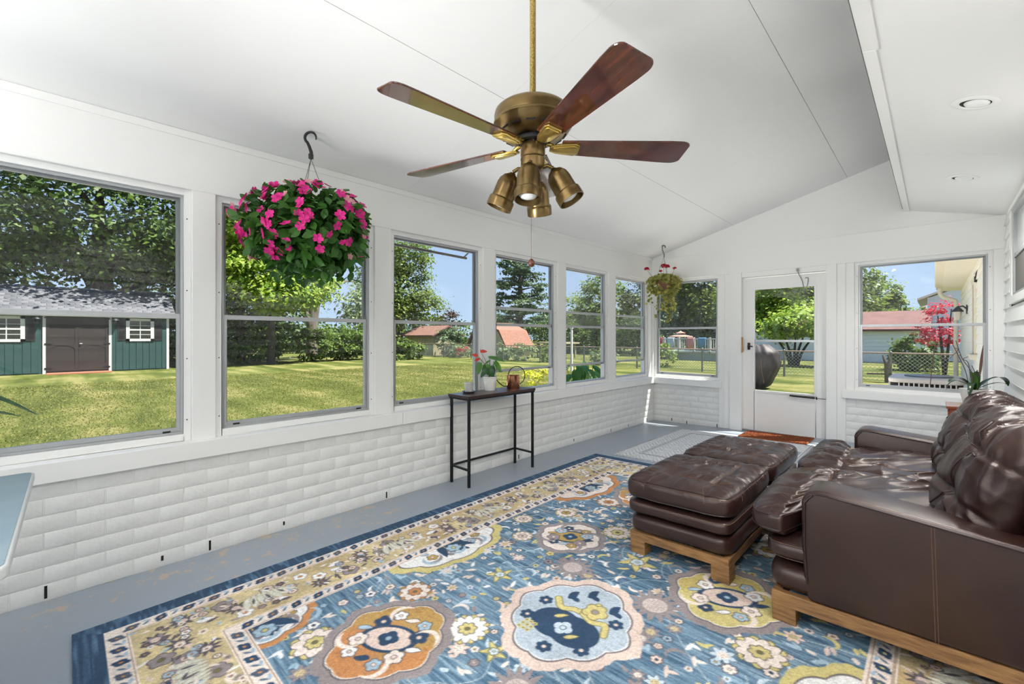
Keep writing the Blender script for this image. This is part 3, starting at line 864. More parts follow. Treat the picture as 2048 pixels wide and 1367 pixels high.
# leaves by their foot, tip direction and size; r runs to the right and f away as seen from the room
RT_ = np.array((.715, .698, 0)); FW_ = np.array((-.698, .715, 0))
def turn(t, n):
    x = Vector(t).normalized(); z = Vector(n) - x * Vector(n).dot(x); z.normalize()
    return Matrix((x, z.cross(x), z)).transposed()
LV = [((-.005, .02, .175), (1.0, .1, -.12), (.25, -.45, 1.0), 1.30, hl), ((.045, .0, .135), (.65, -.1, -.85), (.55, -.8, .5), 1.0, hl), ((-.09, .0, .125), (-.25, -.1, -1.0), (-.2, -1, .35), .95, hl), ((-.050, .03, .105), (-.1, 0, -1.0), (.5, -.9, .2), .75, hl),
      ((-.012, -.02, .110), (-.10, -.1, -1.0), (.1, -1, .3), .85, hl), ((.022, -.02, .100), (.25, -.15, -1.0), (.2, -1, .3), .85, hd_), ((-.022, -.03, .075), (-.75, -.2, -.75), (-.2, -1, .5), .95, hd_), ((.012, -.04, .068), (.3, -.2, -.9), (.1, -1, .4), .8, hd_),
      ((.03, .04, .12), (.5, .6, -.5), (.2, -.4, 1), .9, hd_), ((-.02, .05, .10), (-.4, .7, -.5), (0, -.3, 1), .9, hd_), ((.0, .0, .145), (-.55, .2, -.25), (-.1, -.6, 1), .7, hl)]
mb = MB(); o0 = np.array((.13, 2.70, ZT + .126))
def at_(q): return o0 + RT_ * q[0] + FW_ * q[1] + np.array((0, 0, q[2]))
for (p, t, n, sc_, me) in LV:
    w = at_(p); tv = RT_ * t[0] + FW_ * t[1] + np.array((0, 0, t[2])); nv = RT_ * n[0] + FW_ * n[1] + np.array((0, 0, n[2]))
    place('leaf', me, an, tuple(w), turn(tv, nv), sc_)
    mb.tube(catmull([tuple(o0 - np.array((0, 0, .012))), tuple((o0 + w) / 2 + np.array((0, 0, .012))), tuple(w)], 5), .0022, 6)
for (p, t, n, sc_) in (((-.088, .0, .232), (1.0, 0, .02), (0, -.75, .8), .85), ((-.112, .0, .190), (-.8, -.1, .25), (-.2, -.8, .7), .75), ((-.095, .0, .165), (-.9, -.1, -.35), (-.2, -.8, .7), .7)):
    w = at_(p); tv = RT_ * t[0] + FW_ * t[1] + np.array((0, 0, t[2])); nv = RT_ * n[0] + FW_ * n[1] + np.array((0, 0, n[2]))
    place('bloom', hr, an, tuple(w), turn(tv, nv), sc_)
    mb.tube(catmull([tuple(o0 - np.array((0, 0, .012))), tuple((o0 + w) / 2 + np.array((.01, 0, .02))), tuple(w)], 6), .0020, 6)
mb.build('stems', 'stem_green', an, smooth=60)

wc = thing('watering_can', 'copper watering can with a round black hoop handle', 'watering can', (.160, 2.975, ZT))
wcx, wcy = .160, 2.975
MB().lathe([(0, ZT), (.060, ZT), (.062, ZT + .003), (.061, ZT + .116), (.0625, ZT + .122), (.0585, ZT + .122), (.0575, ZT + .02), (0, ZT + .018)], 40, (wcx, wcy, 0)).build('body', 'copper', wc, smooth=40)
dirx, diry = .30, .954
hoop = [(wcx + dirx * (.062 + .092 * math.cos(a)) - dirx * .025, wcy + diry * (.062 + .092 * math.cos(a)) - diry * .025, ZT + .118 + .088 * math.sin(a)) for a in np.linspace(math.radians(172), math.radians(-78), 40)]
MB().tube(hoop, .0042, 8).build('handle', 'black_metal', wc, smooth=60)
sp = catmull([(wcx - dirx * .055, wcy - diry * .055, ZT + .025), (wcx - dirx * .10, wcy - diry * .10, ZT + .024), (wcx - dirx * .135, wcy - diry * .135, ZT + .045), (wcx - dirx * .175, wcy - diry * .175, ZT + .085), (wcx - dirx * .20, wcy - diry * .20, ZT + .118)], 8)
MB().tube(sp, .0046, 8).build('spout', 'black_metal', wc, smooth=60)

# ------------------------------------------------------------------ small cabinet with orchid, in the corner behind the loveseat
mat('cabinet_wood', (150, 72, 40), 0.35, var=((118, 52, 28), 5, (10, 10, 1), 1.3))
mat('cabinet_top', (196, 176, 160), 0.18, spec=0.7, var=((176, 146, 124), 4, (1, 8, 1), 1.2))
cb = thing('cabinet', 'small reddish wood cabinet with a pale polished top under the orchid', 'cabinet', (3.31, 5.15, 0), tilt=True)
MB().box(3.150, 3.485, 4.995, 5.305, .035, .585).build('body', 'cabinet_wood', cb, bevel=0.002)
bx(3.128, 3.495, 4.980, 5.320, .585, .605).build('cabinet_top', 'cabinet_wood', cb, bevel=0.003)
bx(3.130, 3.493, 4.982, 5.318, .605, .6075).build('top_panel', 'cabinet_top', cb)
dd = bx(3.138, 3.150, 5.010, 5.290, .06, .575).build('door', 'cabinet_wood', cb, bevel=0.002)
MB().lathe([(0, 0), (.006, 0), (.005, .012), (.011, .018), (.010, .026), (0, .03)], 14, (3.138, 5.04, .44), Euler((0, -PI / 2, 0)).to_matrix()).build('knob', 'black_metal', dd, smooth=50)
for x, y in ((3.16, 5.005), (3.455, 5.005), (3.16, 5.275), (3.455, 5.275)):
    bx(x, x + .02, y, y + .02, 0.0, .036).build('leg', 'cabinet_wood', cb)
ZC = .6075 + K * 3.27
pox, poy = 3.275, 5.13
orc = thing('potted_orchid', 'orchid with long dark leaves and bare stems in a white pot', 'potted plant', (pox, poy, ZC))
MB().lathe([(0, ZC), (.058, ZC), (.062, ZC + .004), (.088, ZC + .128), (.090, ZC + .134), (.083, ZC + .134), (.080, ZC + .118), (0, ZC + .112)], 36, (pox, poy, 0)).build('pot', 'ceramic_white', orc, smooth=40)
MB().lathe([(0, ZC + .114), (.079, ZC + .114), (.05, ZC + .122), (0, ZC + .126)], 20, (pox, poy, 0)).build('soil', 'soil', orc, smooth=60)
leaf_mat('orchid_leaf', (30, 52, 30), (40, 66, 34), 0.1, 0.25, 0.5)
leaf_mat('orchid_fresh', (66, 104, 38), (76, 118, 44), 0.2, 0.3, 0.5)
mat('orchid_stem', (92, 68, 60), 0.6)
def ribbon(P, Wd, m, parent, name='leaf', fold=.25):
    P = catmull(P, 7); n = len(P); G = []
    for i, p in enumerate(P):
        a = P[max(i - 1, 0)]; b = P[min(i + 1, n - 1)]
        t = np.array(b) - np.array(a); t /= np.linalg.norm(t) + 1e-9
        s = np.cross(t, (0, 0, 1.0)); s = s / (np.linalg.norm(s) + 1e-6)
        u = np.cross(s, t)
        f = i / (n - 1); w = Wd * (math.sin(PI * min(.97, f * .88 + .12)) ** .6)
        G.append([tuple(np.array(p) + s * w * q + u * fold * w * abs(q)) for q in (-1, -.55, 0, .55, 1)])
    mb_ = MB().grid(G)
    o_ = mb_.build(name, m, parent, smooth=70, fix=False)
    return o_
zc0 = ZC + .125
RT = np.array((.715, .698, 0)); FW = np.array((-.698, .715, 0))      # right / away as seen from the sofa end
def rp(r, f, z): return tuple(np.array((pox, poy, zc0 + z)) + RT * r + FW * f)
ribbon([rp(0, 0, 0), rp(.10, .0, .075), (pox + .14, poy + .10, zc0 + .105), (pox + .185, poy + .19, zc0 + .075), (pox + .20, poy + .235, zc0 + .03)], .022, 'orchid_leaf', orc)
ribbon([rp(0, 0, 0), rp(-.08, -.02, .06), rp(-.17, -.05, .10), rp(-.26, -.08, .095), rp(-.31, -.1, .075)], .018, 'orchid_leaf', orc)
ribbon([rp(0, 0, 0), rp(-.06, -.05, .055), rp(-.13, -.10, .06), rp(-.17, -.13, .02), rp(-.19, -.14, -.035)], .020, 'orchid_leaf', orc)
ribbon([rp(0, 0, 0), rp(-.05, .03, .05), rp(-.10, .05, .07), rp(-.135, .07, .04), rp(-.15, .08, -.01)], .020, 'orchid_leaf', orc)
ribbon([rp(0, 0, 0), rp(.05, -.03, .035), rp(.09, -.06, .06), rp(.14, -.08, .065), rp(.17, -.09, .05)], .016, 'orchid_leaf', orc)
ribbon([rp(0, 0, 0), rp(-.005, .0, .06), rp(-.012, .0, .11), rp(-.03, .0, .15)], .030, 'orchid_fresh', orc)
ribbon([rp(0.01, 0, 0), rp(.035, .02, .07), rp(.055, .03, .13), rp(.06, .03, .16)], .026, 'orchid_leaf', orc)
ribbon([rp(.045, 0, .12), rp(.055, 0, .19), rp(.062, 0, .26), rp(.072, 0, .36)], .012, 'orchid_stem', orc, name='dried_spike')
mb = MB()
for pts in ([rp(-.02, .02, 0), rp(-.05, .02, .15), rp(-.12, .02, .30), rp(-.19, .02, .44)], [rp(-.01, 0, .02), rp(-.02, 0, .14), rp(-.10, 0, .26), rp(-.15, 0, .40)], [rp(.03, 0, .05), rp(.01, 0, .13), rp(-.02, 0, .20)],
            [rp(-.03, 0, .1), rp(-.05, 0, .22), rp(-.09, 0, .25), rp(-.05, 0, .27)], [rp(-.10, .1, .25), rp(-.03, .1, .32), rp(-.06, .1, .34)]):
    mb.tube(catmull(pts, 6), .0026, 5)
mb.tube([rp(-.262, .1, .03), rp(-.240, .1, .22), rp(-.215, .1, .40)], .003, 5)
mb.build('stems', 'orchid_stem', orc, smooth=60)
# ------------------------------------------------------------------ ceiling fan
mat('brass', (134, 112, 72), 0.30, metal=0.85, var=((98, 78, 48), 7, (1, 1, 3), 1.3))
mat('brass_bright', (196, 168, 92), 0.25, metal=0.85)
mat('brass_speckled', (190, 166, 96), 0.35, metal=0.6, var=((132, 108, 50), 160, (1, 1, 1), 2.2))
mat('mahogany', (92, 44, 30), 0.16, var=((54, 24, 18), 4.5, (1.1, 9, 1), 1.8), coat=0.8, spec=0.5)
mat('wood_fob', (84, 46, 30), 0.4)
FX, FY, FZ = 1.783, 1.428, 2.095
fan = thing('ceiling_fan', 'brass ceiling fan with five dark wood blades and four spotlights', 'ceiling fan', (FX, FY, zc(FX)))
MB().tube([(FX, FY, 2.25), (FX, FY, zc(FX) - .02)], .0135, 14).build('down_rod', 'brass_speckled', fan, smooth=50)
MB().lathe([(0, zc(FX) - .075), (.02, zc(FX) - .075), (.055, zc(FX) - .05), (.068, zc(FX) - .01), (.066, zc(FX) + .012), (0, zc(FX) + .012)], 28, (FX, FY, 0)).build('canopy', 'brass', fan, smooth=50)
mh = MB().lathe([(0, 2.262), (.03, 2.262), (.11, 2.260), (.150, 2.252), (.166, 2.238), (.170, 2.222), (.169, 2.192), (.173, 2.188), (.173, 2.182), (.168, 2.178), (.158, 2.158), (.130, 2.138), (.085, 2.128), (.05, 2.126), (0, 2.126)], 48, (FX, FY, 0)).build('motor_housing', 'brass', fan, smooth=45)
mb = MB()
for k in range(14):
    a = 2 * PI * k / 14
    R = Euler((0, 0, a)).to_matrix()
    mb.obox(Vector((FX, FY, 2.1465)) + R @ Vector((.142, 0, 0)), (.0035, .020, .003), R @ Euler((0, -.62, 0)).to_matrix())
mb.build('vent_slots', 'dark_hole', mh, kind='stuff')
MB().lathe([(0, 2.127), (.075, 2.126), (.078, 2.116), (.075, 2.106), (.03, 2.100), (0, 2.100)], 32, (FX, FY, 0)).build('flywheel', 'black_metal', fan, smooth=45)
sh = MB().lathe([(0, 2.116), (.030, 2.116), (.034, 2.112), (.050, 2.106), (.054, 2.100), (.054, 2.050), (.052, 2.046), (.052, 2.040), (.055, 2.036), (.053, 2.030), (.053, 2.004), (.048, 1.992), (.034, 1.980), (.020, 1.974), (.012, 1.966), (0, 1.962)], 36, (FX, FY, 0)).build('switch_housing', 'brass', fan, smooth=45)
MB().lathe([(0, 0), (.004, 0), (.004, .004), (0, .005)], 10, (FX + .038, FY - .038, 2.10), Euler((PI / 2, 0, PI / 4)).to_matrix()).build('reverse_switch', 'black_plastic', sh)
# blades
R0, R1 = .125, .697
out = []
for t in list(np.linspace(0, .92, 12)) + [.94, .96, .975, .985, .993, .998, 1.0]:
    x = R0 + (R1 - R0) * t; w = .046 + .030 * min(1, t * 1.15)
    if t > .92: w = .076 - .030 * (1 - math.sqrt(max(0, 1 - ((t - .92) / .08) ** 2)))
    out.append((x, w))
poly = [(x, w) for x, w in out] + [(x, -w) for x, w in reversed(out)]
pitch = Euler((math.radians(-12), 0, 0)).to_matrix()
def bp(a, b, z): return tuple(pitch @ Vector((a, b, z)))
bl = MB().prism(poly, lambda a, b: bp(a, b, -.0035), lambda a, b: bp(a, b, .0035))
blm = bl.mesh('blade', bevel=0.002, seg=1); blm.materials.append(MATS['mahogany'])
ir = MB()
ipoly = [(.075, .016), (.105, .030), (.185, .040), (.205, .030), (.205, -.030), (.185, -.040), (.105, -.030), (.075, -.016)]
ir.prism(ipoly, lambda a, b: bp(a, b, -.013), lambda a, b: bp(a, b, -.0035))
ip2 = [(.090, .012), (.112, .022), (.180, .031), (.194, .023), (.194, -.023), (.180, -.031), (.112, -.022), (.090, -.012)]
ir.prism(ip2, lambda a, b: bp(a, b, -.017), lambda a, b: bp(a, b, -.012))
ir.tube([(.060, 0, .014), (.080, 0, .008), (.10, 0, -.006)], [.010, .010, .010], 10)
irm = ir.mesh('blade_iron', bevel=0.002, seg=2); irm.materials.append(MATS['brass_bright']); irm.shade_smooth(); irm.set_sharp_from_angle(angle=.6)
for k in range(5):
    a = math.radians(-94 + 72 * k)
    b_ = place('blade', blm, fan, (FX, FY, FZ), (0, 0, a))
    i_ = bpy.data.objects.new('blade_iron', irm); COL.objects.link(i_); i_.parent = b_
# spotlights on short arms
spot_prof = [(0, .0), (.012, 0), (.016, -.006), (.034, -.018), (.046, -.038), (.050, -.06), (.050, -.118), (.056, -.122), (.058, -.128), (.058, -.165), (.054, -.165), (.052, -.13), (.044, -.12), (.0, -.115)]
shm = MB().lathe(spot_prof, 28).mesh('lamp_shade', smooth=40); shm.materials.append(MATS['brass'])
bum = MB().lathe([(0, -.112), (.030, -.114), (.043, -.124), (.044, -.136), (.034, -.149), (.016, -.156), (0, -.158)], 24).mesh('bulb', smooth=60); bum.materials.append(MATS['bulb_white'])
for az, tiltd in ((-150, 24), (120, 26), (-58, 10), (28, 30)):
    a = math.radians(az); d = np.array((math.cos(a), math.sin(a), 0))
    p0 = np.array((FX, FY, 1.995)) + d * .042; p1 = np.array((FX, FY, 1.985)) + d * .090
    R = Matrix.Rotation(a, 3, 'Z') @ Matrix.Rotation(math.radians(-tiltd), 3, 'Y')
    s_ = place('lamp_shade', shm, fan, tuple(p1), R)
    bo = bpy.data.objects.new('bulb', bum); COL.objects.link(bo); bo.parent = s_
    MB().tube([tuple(p0 - d * .01), tuple((p0 + p1) / 2 + np.array((0, 0, .012))), tuple(p1 + np.array((0, 0, .004)))], .0085, 10).build('lamp_arm', 'brass', fan, smooth=50)
pcx, pcy = FX + .000, FY - .010
mb = MB()
for k in range(60):
    z = 1.965 - k * .0062
    mb.add(*(lambda V, Fc: (V, Fc))([(pcx + .0022 * math.cos(q), pcy + .0022 * math.sin(q), z) for q in (0, 2.1, 4.2)] + [(pcx, pcy, z + .0026), (pcx, pcy, z - .0026)], [(0, 1, 3), (1, 2, 3), (2, 0, 3), (1, 0, 4), (2, 1, 4), (0, 2, 4)]))
mb.tube([(pcx, pcy, 1.968), (pcx, pcy, 1.595)], .0008, 4)
pc = mb.build('pull_chain', 'brass', fan, smooth=60, fix=False)
MB().lathe([(0, 1.600), (.006, 1.598), (.0135, 1.589), (.0155, 1.580), (.0135, 1.571), (.006, 1.564), (0, 1.563)], 20, (pcx, pcy, 0)).build('pull_knob', 'wood_fob', pc, smooth=60)

# ------------------------------------------------------------------ recessed lights in the dropped strip
slope = Euler((0, math.atan(.26), 0)).to_matrix()
for y in (1.81, 0.31):                                     # unseen fill spots added along the same row, above the camera
    sl_ = bpy.data.lights.new('can_fill', 'SPOT'); sl_.energy = 72; sl_.spot_size = math.radians(150); sl_.spot_blend = .7; sl_.shadow_soft_size = .09; sl_.color = (1, .98, .95)
    so_ = bpy.data.objects.new('can_fill', sl_); COL.objects.link(so_); so_.location = (3.2, y, zs(3.2) - .032)
for y, lab in ((3.31, 'recessed ceiling light nearer the fan, its white eyeball tilted'), (4.81, 'recessed ceiling light nearer the far window')):
    x = 3.20; c = (x, y, zs(x))
    rl = thing('recessed_light', lab, 'ceiling light', c, group='recessed lights over the loveseat')
    MB().lathe([(.060, -.0005), (.093, -.0005), (.094, -.004), (.088, -.007), (.066, -.009), (.062, -.006), (.060, -.0005)], 40, c, slope).build('trim_ring', 'white_paint', rl, smooth=40)
    MB().lathe([(0, -.001), (.062, -.001), (.062, -.003), (0, -.003)], 32, c, slope).build('housing', 'dark_hole', rl)
    MB().lathe([(0, -.003), (.050, -.003), (.050, -.007), (.044, -.014), (.030, -.020), (.012, -.023), (0, -.0235)], 32, (c[0] + .006, c[1] + .004, c[2] + .001), slope).build('bulb', 'bulb_white', rl, smooth=60)
    sl_ = bpy.data.lights.new('can_fill', 'SPOT'); sl_.energy = 78; sl_.spot_size = math.radians(150); sl_.spot_blend = .7; sl_.shadow_soft_size = .09; sl_.color = (1, .98, .95)  # fill added under each fixture, whose own bulb is unlit
    so_ = bpy.data.objects.new('can_fill', sl_); COL.objects.link(so_); so_.location = (c[0], c[1], c[2] - .032)

# ------------------------------------------------------------------ hanging baskets
leaf_mat('impatiens_leaf', (44, 84, 36), (74, 122, 48), 0.3, 0.4, 0.4)
leaf_mat('ivy_leaf', (96, 112, 40), (206, 198, 118), 0.35, 0.45, 0.3)
leaf_mat('impatiens_flower', (206, 30, 128), (232, 66, 152), 0.3, 0.5, 0.2)
leaf_mat('impatiens_pale', (228, 150, 170), (238, 186, 190), 0.3, 0.5, 0.2)
leaf_mat('geranium_flower', (170, 22, 44), (200, 40, 56), 0.25, 0.5, 0.2)
mat('basket_green', (46, 62, 40), 0.5)
mat('terracotta', (140, 98, 76), 0.7)
mat('hook_green', (120, 128, 112), 0.5)

def small_leaf(L, Wd, cup=.15):
    G = []
    for i in range(5):
        t = i / 4; w = Wd * math.sin(PI * (t * .9 + .08)) ** .8
        G.append([(L * t, -w, cup * w), (L * t, 0, -.1 * L * t * t), (L * t, w, cup * w)])
    return MB().grid(G)
def blossom(n, r, cup):
    mb_ = MB()
    for k in range(n):
        a = 2 * PI * k / n + (.1 if k % 2 else -.05); c, s = math.cos(a), math.sin(a)
        def q(u, v, z): return (c * u - s * v, s * u + c * v, z)
        mb_.add([q(0, 0, 0), q(.55 * r, -.42 * r, cup * r), q(r, -.28 * r, cup * 1.1 * r), q(1.02 * r, .28 * r, cup * 1.1 * r), q(.55 * r, .42 * r, cup * r), q(.6 * r, 0, cup * .4 * r)],
                [(0, 1, 5), (1, 2, 5), (2, 3, 5), (3, 4, 5), (4, 0, 5)])
    return mb_
def aim(n, roll=0.0):
    """rotation that takes +Z to n"""
    return Vector(n).to_track_quat('Z', 'Y').to_matrix() @ Matrix.Rotation(roll, 3, 'Z')
def aimx(n, t):
    """leaf: +X along t, +Z near n"""
    x = Vector(t).normalized(); z = Vector(n) - x * Vector(n).dot(x)
    z = z.normalized() if z.length > 1e-4 else x.orthogonal().normalized()
    y = z.cross(x)
    return Matrix((x, y, z)).transposed()

hbx, hby = .330, 1.030
hb = thing('hanging_basket', 'hanging basket of bright pink flowers on a black hook', 'hanging basket', (hbx, hby, zc(hbx)))
zt = zc(hbx)
MB().tube([(hbx, hby, zt + .006), (hbx, hby, zt - .004), (hbx + .004, hby + .004, zt - .012), (hbx, hby, zt - .018)], .0018, 6).build('ceiling_eye', 'white_paint', hb)
hook = []
for a in np.linspace(-20, 235, 22): hook.append((hbx + .716 * .034 * math.cos(math.radians(a)), hby + .698 * .034 * math.cos(math.radians(a)), zt - .046 + .034 * math.sin(math.radians(a))))
hook += [(hbx - .005, hby - .005, zt - .100), (hbx + .003, hby + .003, zt - .135), (hbx + .002, hby + .002, zt - .165)]
rr = list(np.interp(np.linspace(0, 1, len(hook)), [0, .15, .5, .9, 1], [.0035, .006, .008, .009, .012]))
hk = MB().tube(hook, rr, 8); hk.obox((hbx + .002, hby + .002, zt - .160), (.012, .008, .014), Euler((0, 0, .77)).to_matrix())
hk.build('hook', 'black_plastic', hb, smooth=50)
zb = 1.915                                                  # middle of the plant
MB().lathe([(0, zb - .16), (.10, zb - .16), (.135, zb + .02), (.15, zb + .03), (.15, zb + .045), (.135, zb + .045), (.12, zb + .02), (0, zb + .02)], 28, (hbx, hby, 0)).build('pot', 'basket_green', hb, smooth=40)
for a in (200, 320, 80):
    p = (hbx + .145 * math.cos(math.radians(a)), hby + .145 * math.sin(math.radians(a)), zb + .04)
    MB().tube([(hbx + .002, hby + .002, zt - .172), p], .0016, 5).build('hanger_wire', 'black_plastic', hb)
me1 = small_leaf(.062, .021).mesh('leaf', fix=False); me1.shade_smooth(); me1.materials.append(MATS['impatiens_leaf'])
fl1 = blossom(5, .027, .18).mesh('flower', fix=False); fl1.materials.append(MATS['impatiens_flower'])
fl2 = blossom(5, .022, .5).mesh('flower', fix=False); fl2.materials.append(MATS['impatiens_pale'])
def crown_point(u, th, deep=1.0):
    """u in -1..1 (down..up), th azimuth, on the mound of the plant"""
    z = u; r = math.sqrt(max(0, 1 - abs(u) ** 2.2)) * .335
    wob = 1 + .10 * math.sin(3 * th + 1.2) + .06 * math.sin(7 * th + 4 * u)
    up = .235 if u > 0 else .265
    return np.array((hbx + r * math.cos(th) * wob * deep, hby + r * math.sin(th) * wob * deep, zb + z * up * deep)), np.array((math.cos(th) * r / .335 * .9, math.sin(th) * r / .335 * .9, z * 1.05))
R_ = random.Random(5)
def scatter_leaf(deep): 
    u = R_.uniform(-.95, .98); th = R_.uniform(0, 2 * PI); p, n = crown_point(u, th, deep)
    n = n / (np.linalg.norm(n) + 1e-6)
    nn = n * .8 + np.array((0, 0, .55)) + np.array([R_.gauss(0, .35) for _ in range(3)])
    t = n * .6 + np.array([R_.gauss(0, .7), R_.gauss(0, .7), R_.gauss(-.35, .5)])
    return p, aimx(nn, t)
for k in range(300):
    p, R = scatter_leaf(R_.uniform(.90, 1.04))
    place('leaf', me1, hb, tuple(p), R, R_.uniform(.8, 1.35))
VL, FL = [], []
base_v = [v.co.copy() for v in me1.vertices]; base_f = [tuple(q.vertices) for q in me1.polygons]
fo = MB()
for k in range(1500):
    p, R = scatter_leaf(R_.uniform(.55, .97)); s = R_.uniform(.8, 1.3)
    fo.add([Vector(p) + R @ (v * s) for v in base_v], base_f)
# trailing shoots below
for k in range(14):
    th = R_.uniform(0, 2 * PI); r0 = R_.uniform(.08, .25)
    c0 = np.array((hbx + r0 * math.cos(th), hby + r0 * math.sin(th), zb - .16)); L = R_.uniform(.05, .17)
    for j in range(14):
        p = c0 + np.array((R_.gauss(0, .028), R_.gauss(0, .028), -L * j / 13))
        R = aimx((R_.gauss(0, .5), R_.gauss(0, .5), .8), (R_.gauss(0, 1), R_.gauss(0, 1), -.6)); s = R_.uniform(.8, 1.2)
        fo.add([Vector(p) + R @ (v * s) for v in base_v], base_f)
fo.build('foliage', 'impatiens_leaf', hb, fix=False, kind='stuff')
for k in range(120):
    u = R_.uniform(-.75, .97); th = R_.uniform(0, 2 * PI)
    if k < 88: th = math.radians(-43) + R_.uniform(-1.5, 1.5)           # the side turned to the room
    p, n = crown_point(u, th, R_.uniform(1.02, 1.09)); n = n / np.linalg.norm(n)
    nn = n + np.array([R_.gauss(0, .35) for _ in range(3)])
    place('flower', fl1 if R_.random() < .8 else fl2, hb, tuple(p), aim(nn, R_.uniform(0, 6)), R_.uniform(.75, 1.25))

h2x, h2y = .360, 5.760
h2 = thing('hanging_basket', 'hanging basket of variegated ivy and red geraniums by the far corner', 'hanging basket', (h2x, h2y, zc(h2x)))
zt = zc(h2x)
hook = [(h2x + .716 * .020 * math.cos(math.radians(a)), h2y + .698 * .020 * math.cos(math.radians(a)), zt - .028 + .022 * math.sin(math.radians(a))) for a in np.linspace(-25, 200, 14)] + [(h2x - .014, h2y - .014, zt - .07), (h2x + .004, h2y + .004, zt - .13), (h2x + .002, h2y + .002, zt - .17)]
MB().tube(hook, .0085, 8).build('hook', 'hook_green', h2, smooth=50)
z2 = 2.00
MB().lathe([(0, z2 - .13), (.075, z2 - .13), (.105, z2 + .03), (.112, z2 + .045), (.100, z2 + .045), (.09, z2 + .02), (0, z2 + .02)], 28, (h2x, h2y, 0)).build('pot', 'terracotta', h2, smooth=40)
for a in (215, 330, 90):
    MB().tube([(h2x, h2y, zt - .17), (h2x + .108 * math.cos(math.radians(a)), h2y + .108 * math.sin(math.radians(a)), z2 + .04)], .002, 5).build('hanger_wire', 'hook_green', h2)
me2 = small_leaf(.048, .021).mesh('leaf', fix=False); me2.shade_smooth(); me2.materials.append(MATS['ivy_leaf'])
bv2 = [v.co.copy() for v in me2.vertices]; bf2 = [tuple(q.vertices) for q in me2.polygons]
fo = MB()
def put2(p, n, t, k, s=1.0):
    R = aimx(n, t)
    if k < 260: place('leaf', me2, h2, tuple(p), R, s)
    else: fo.add([Vector(p) + R @ (v * s) for v in bv2], bf2)
cnt = 0
for k in range(620):
    th = R_.uniform(0, 2 * PI); u = R_.uniform(-.9, 1)
    face = math.cos(th - math.radians(-55))
    if face > .25 and -.55 < u < -.05 and R_.random() < .75: continue      # the pot shows through in front
    r = .215 * math.sqrt(1 - abs(u) ** 2.2) * R_.uniform(.75, 1.05)
    p = np.array((h2x + r * math.cos(th), h2y + r * math.sin(th), z2 + (.12 if u > 0 else .15) * u))
    put2(p, (math.cos(th) + R_.gauss(0, .4), math.sin(th) + R_.gauss(0, .4), .6), (math.cos(th) * .5 + R_.gauss(0, .6), math.sin(th) * .5 + R_.gauss(0, .6), -.5), cnt, R_.uniform(.8, 1.25)); cnt += 1
for (r_, f_, L, n) in ((.07, .0, .46, 60), (.02, .03, .30, 30), (-.10, .0, .42, 26), (-.19, .0, .22, 20), (.14, .02, .28, 26), (-.03, -.05, .26, 22), (.10, -.05, .34, 40)):
    for j in range(n):
        q = j / n
        p = np.array((h2x, h2y, z2 - .08 - L * q)) + RT * (r_ + R_.gauss(0, .016)) + FW * (f_ + R_.gauss(0, .016))
        put2(p, (R_.gauss(0, 1), R_.gauss(-.5, .6), .5), (R_.gauss(0, .7), R_.gauss(0, .7), -.8), cnt, R_.uniform(.65, 1.0)); cnt += 1
fo.build('foliage', 'ivy_leaf', h2, fix=False, kind='stuff')
gf = MB()
for k in range(26):
    v = np.array([R_.gauss(0, 1) for _ in range(3)]); v /= np.linalg.norm(v); v[2] = abs(v[2]) * .8
    R = aim(v); 
    bb = blossom(5, .014, .2)
    gf.add([Vector(v * .032) + R @ Vector(q) for q in bb.v], bb.f)
gfm = gf.mesh('flower_head', fix=False); gfm.materials.append(MATS['geranium_flower'])
for (r_, f_, z, s) in ((-.235, .0, .185, .95), (.000, .0, .225, 1.15), (.035, -.02, .215, 1.1), (.150, .0, .195, .75), (-.06, -.05, .15, .6)):
    p = np.array((h2x, h2y, z2 + z)) + RT * r_ + FW * f_
    fh = place('flower_head', gfm, h2, tuple(p), (0, 0, R_.uniform(0, 6)), s)
    MB().tube(catmull([tuple(np.array((h2x, h2y, z2)) + RT * r_ * .4), tuple(np.array((h2x, h2y, z2 + z * .55)) + RT * r_ * .75 + FW * f_), tuple(p)], 4), .0022, 5).build('flower_stalk', 'stem_green', h2)

# ------------------------------------------------------------------ painted table and leafy plant at the left edge
mat('table_blue', (150, 168, 178), 0.22, var=((116, 140, 156), 1.6, (1, 1, 1), 1.2), spec=0.5)
mat('table_edge', (198, 202, 202), 0.35)
tb = thing('side_table', 'grey blue topped table with a pale rounded edge at the left', 'table', (1.05, -.55, 0), tilt=True)
ZTB = .712
def rrect(x0_, x1_, y0_, y1_, r, n=6):
    P = []
    for cx_, cy_, a0_ in ((x1_ - r, y1_ - r, 0), (x0_ + r, y1_ - r, 90), (x0_ + r, y0_ + r, 180), (x1_ - r, y0_ + r, 270)):
        for k in range(n + 1):
            a = math.radians(a0_ + 90 * k / n); P.append((cx_ + r * math.cos(a), cy_ + r * math.sin(a)))
    return P
MB().prism(rrect(.515, 1.62, -1.05, -.092, .028), lambda a, b: (a, b, ZTB - .030), lambda a, b: (a, b, ZTB - .002)).build('table_edge', 'table_edge', tb, bevel=0.006, seg=3)
MB().prism(rrect(.523, 1.612, -1.042, -.100, .026), lambda a, b: (a, b, ZTB - .010), lambda a, b: (a, b, ZTB)).build('tabletop', 'table_blue', tb)
for x, y in ((.62, -.95), (1.50, -.95), (.62, -.26), (1.50, -.26)):
    MB().tube([(x, y, 0.0), (x, y, ZTB - .03)], [.018, .024], 12).build('leg', 'table_edge', tb, smooth=50)
leaf_mat('agave_leaf', (46, 84, 38), (58, 98, 44), 0.15, 0.35, 0.4)
ag = thing('leafy_plant', 'potted plant with long pointed green leaves at the left edge', 'potted plant', (.66, -.62, ZTB + K * .66))
az = ZTB + K * .66
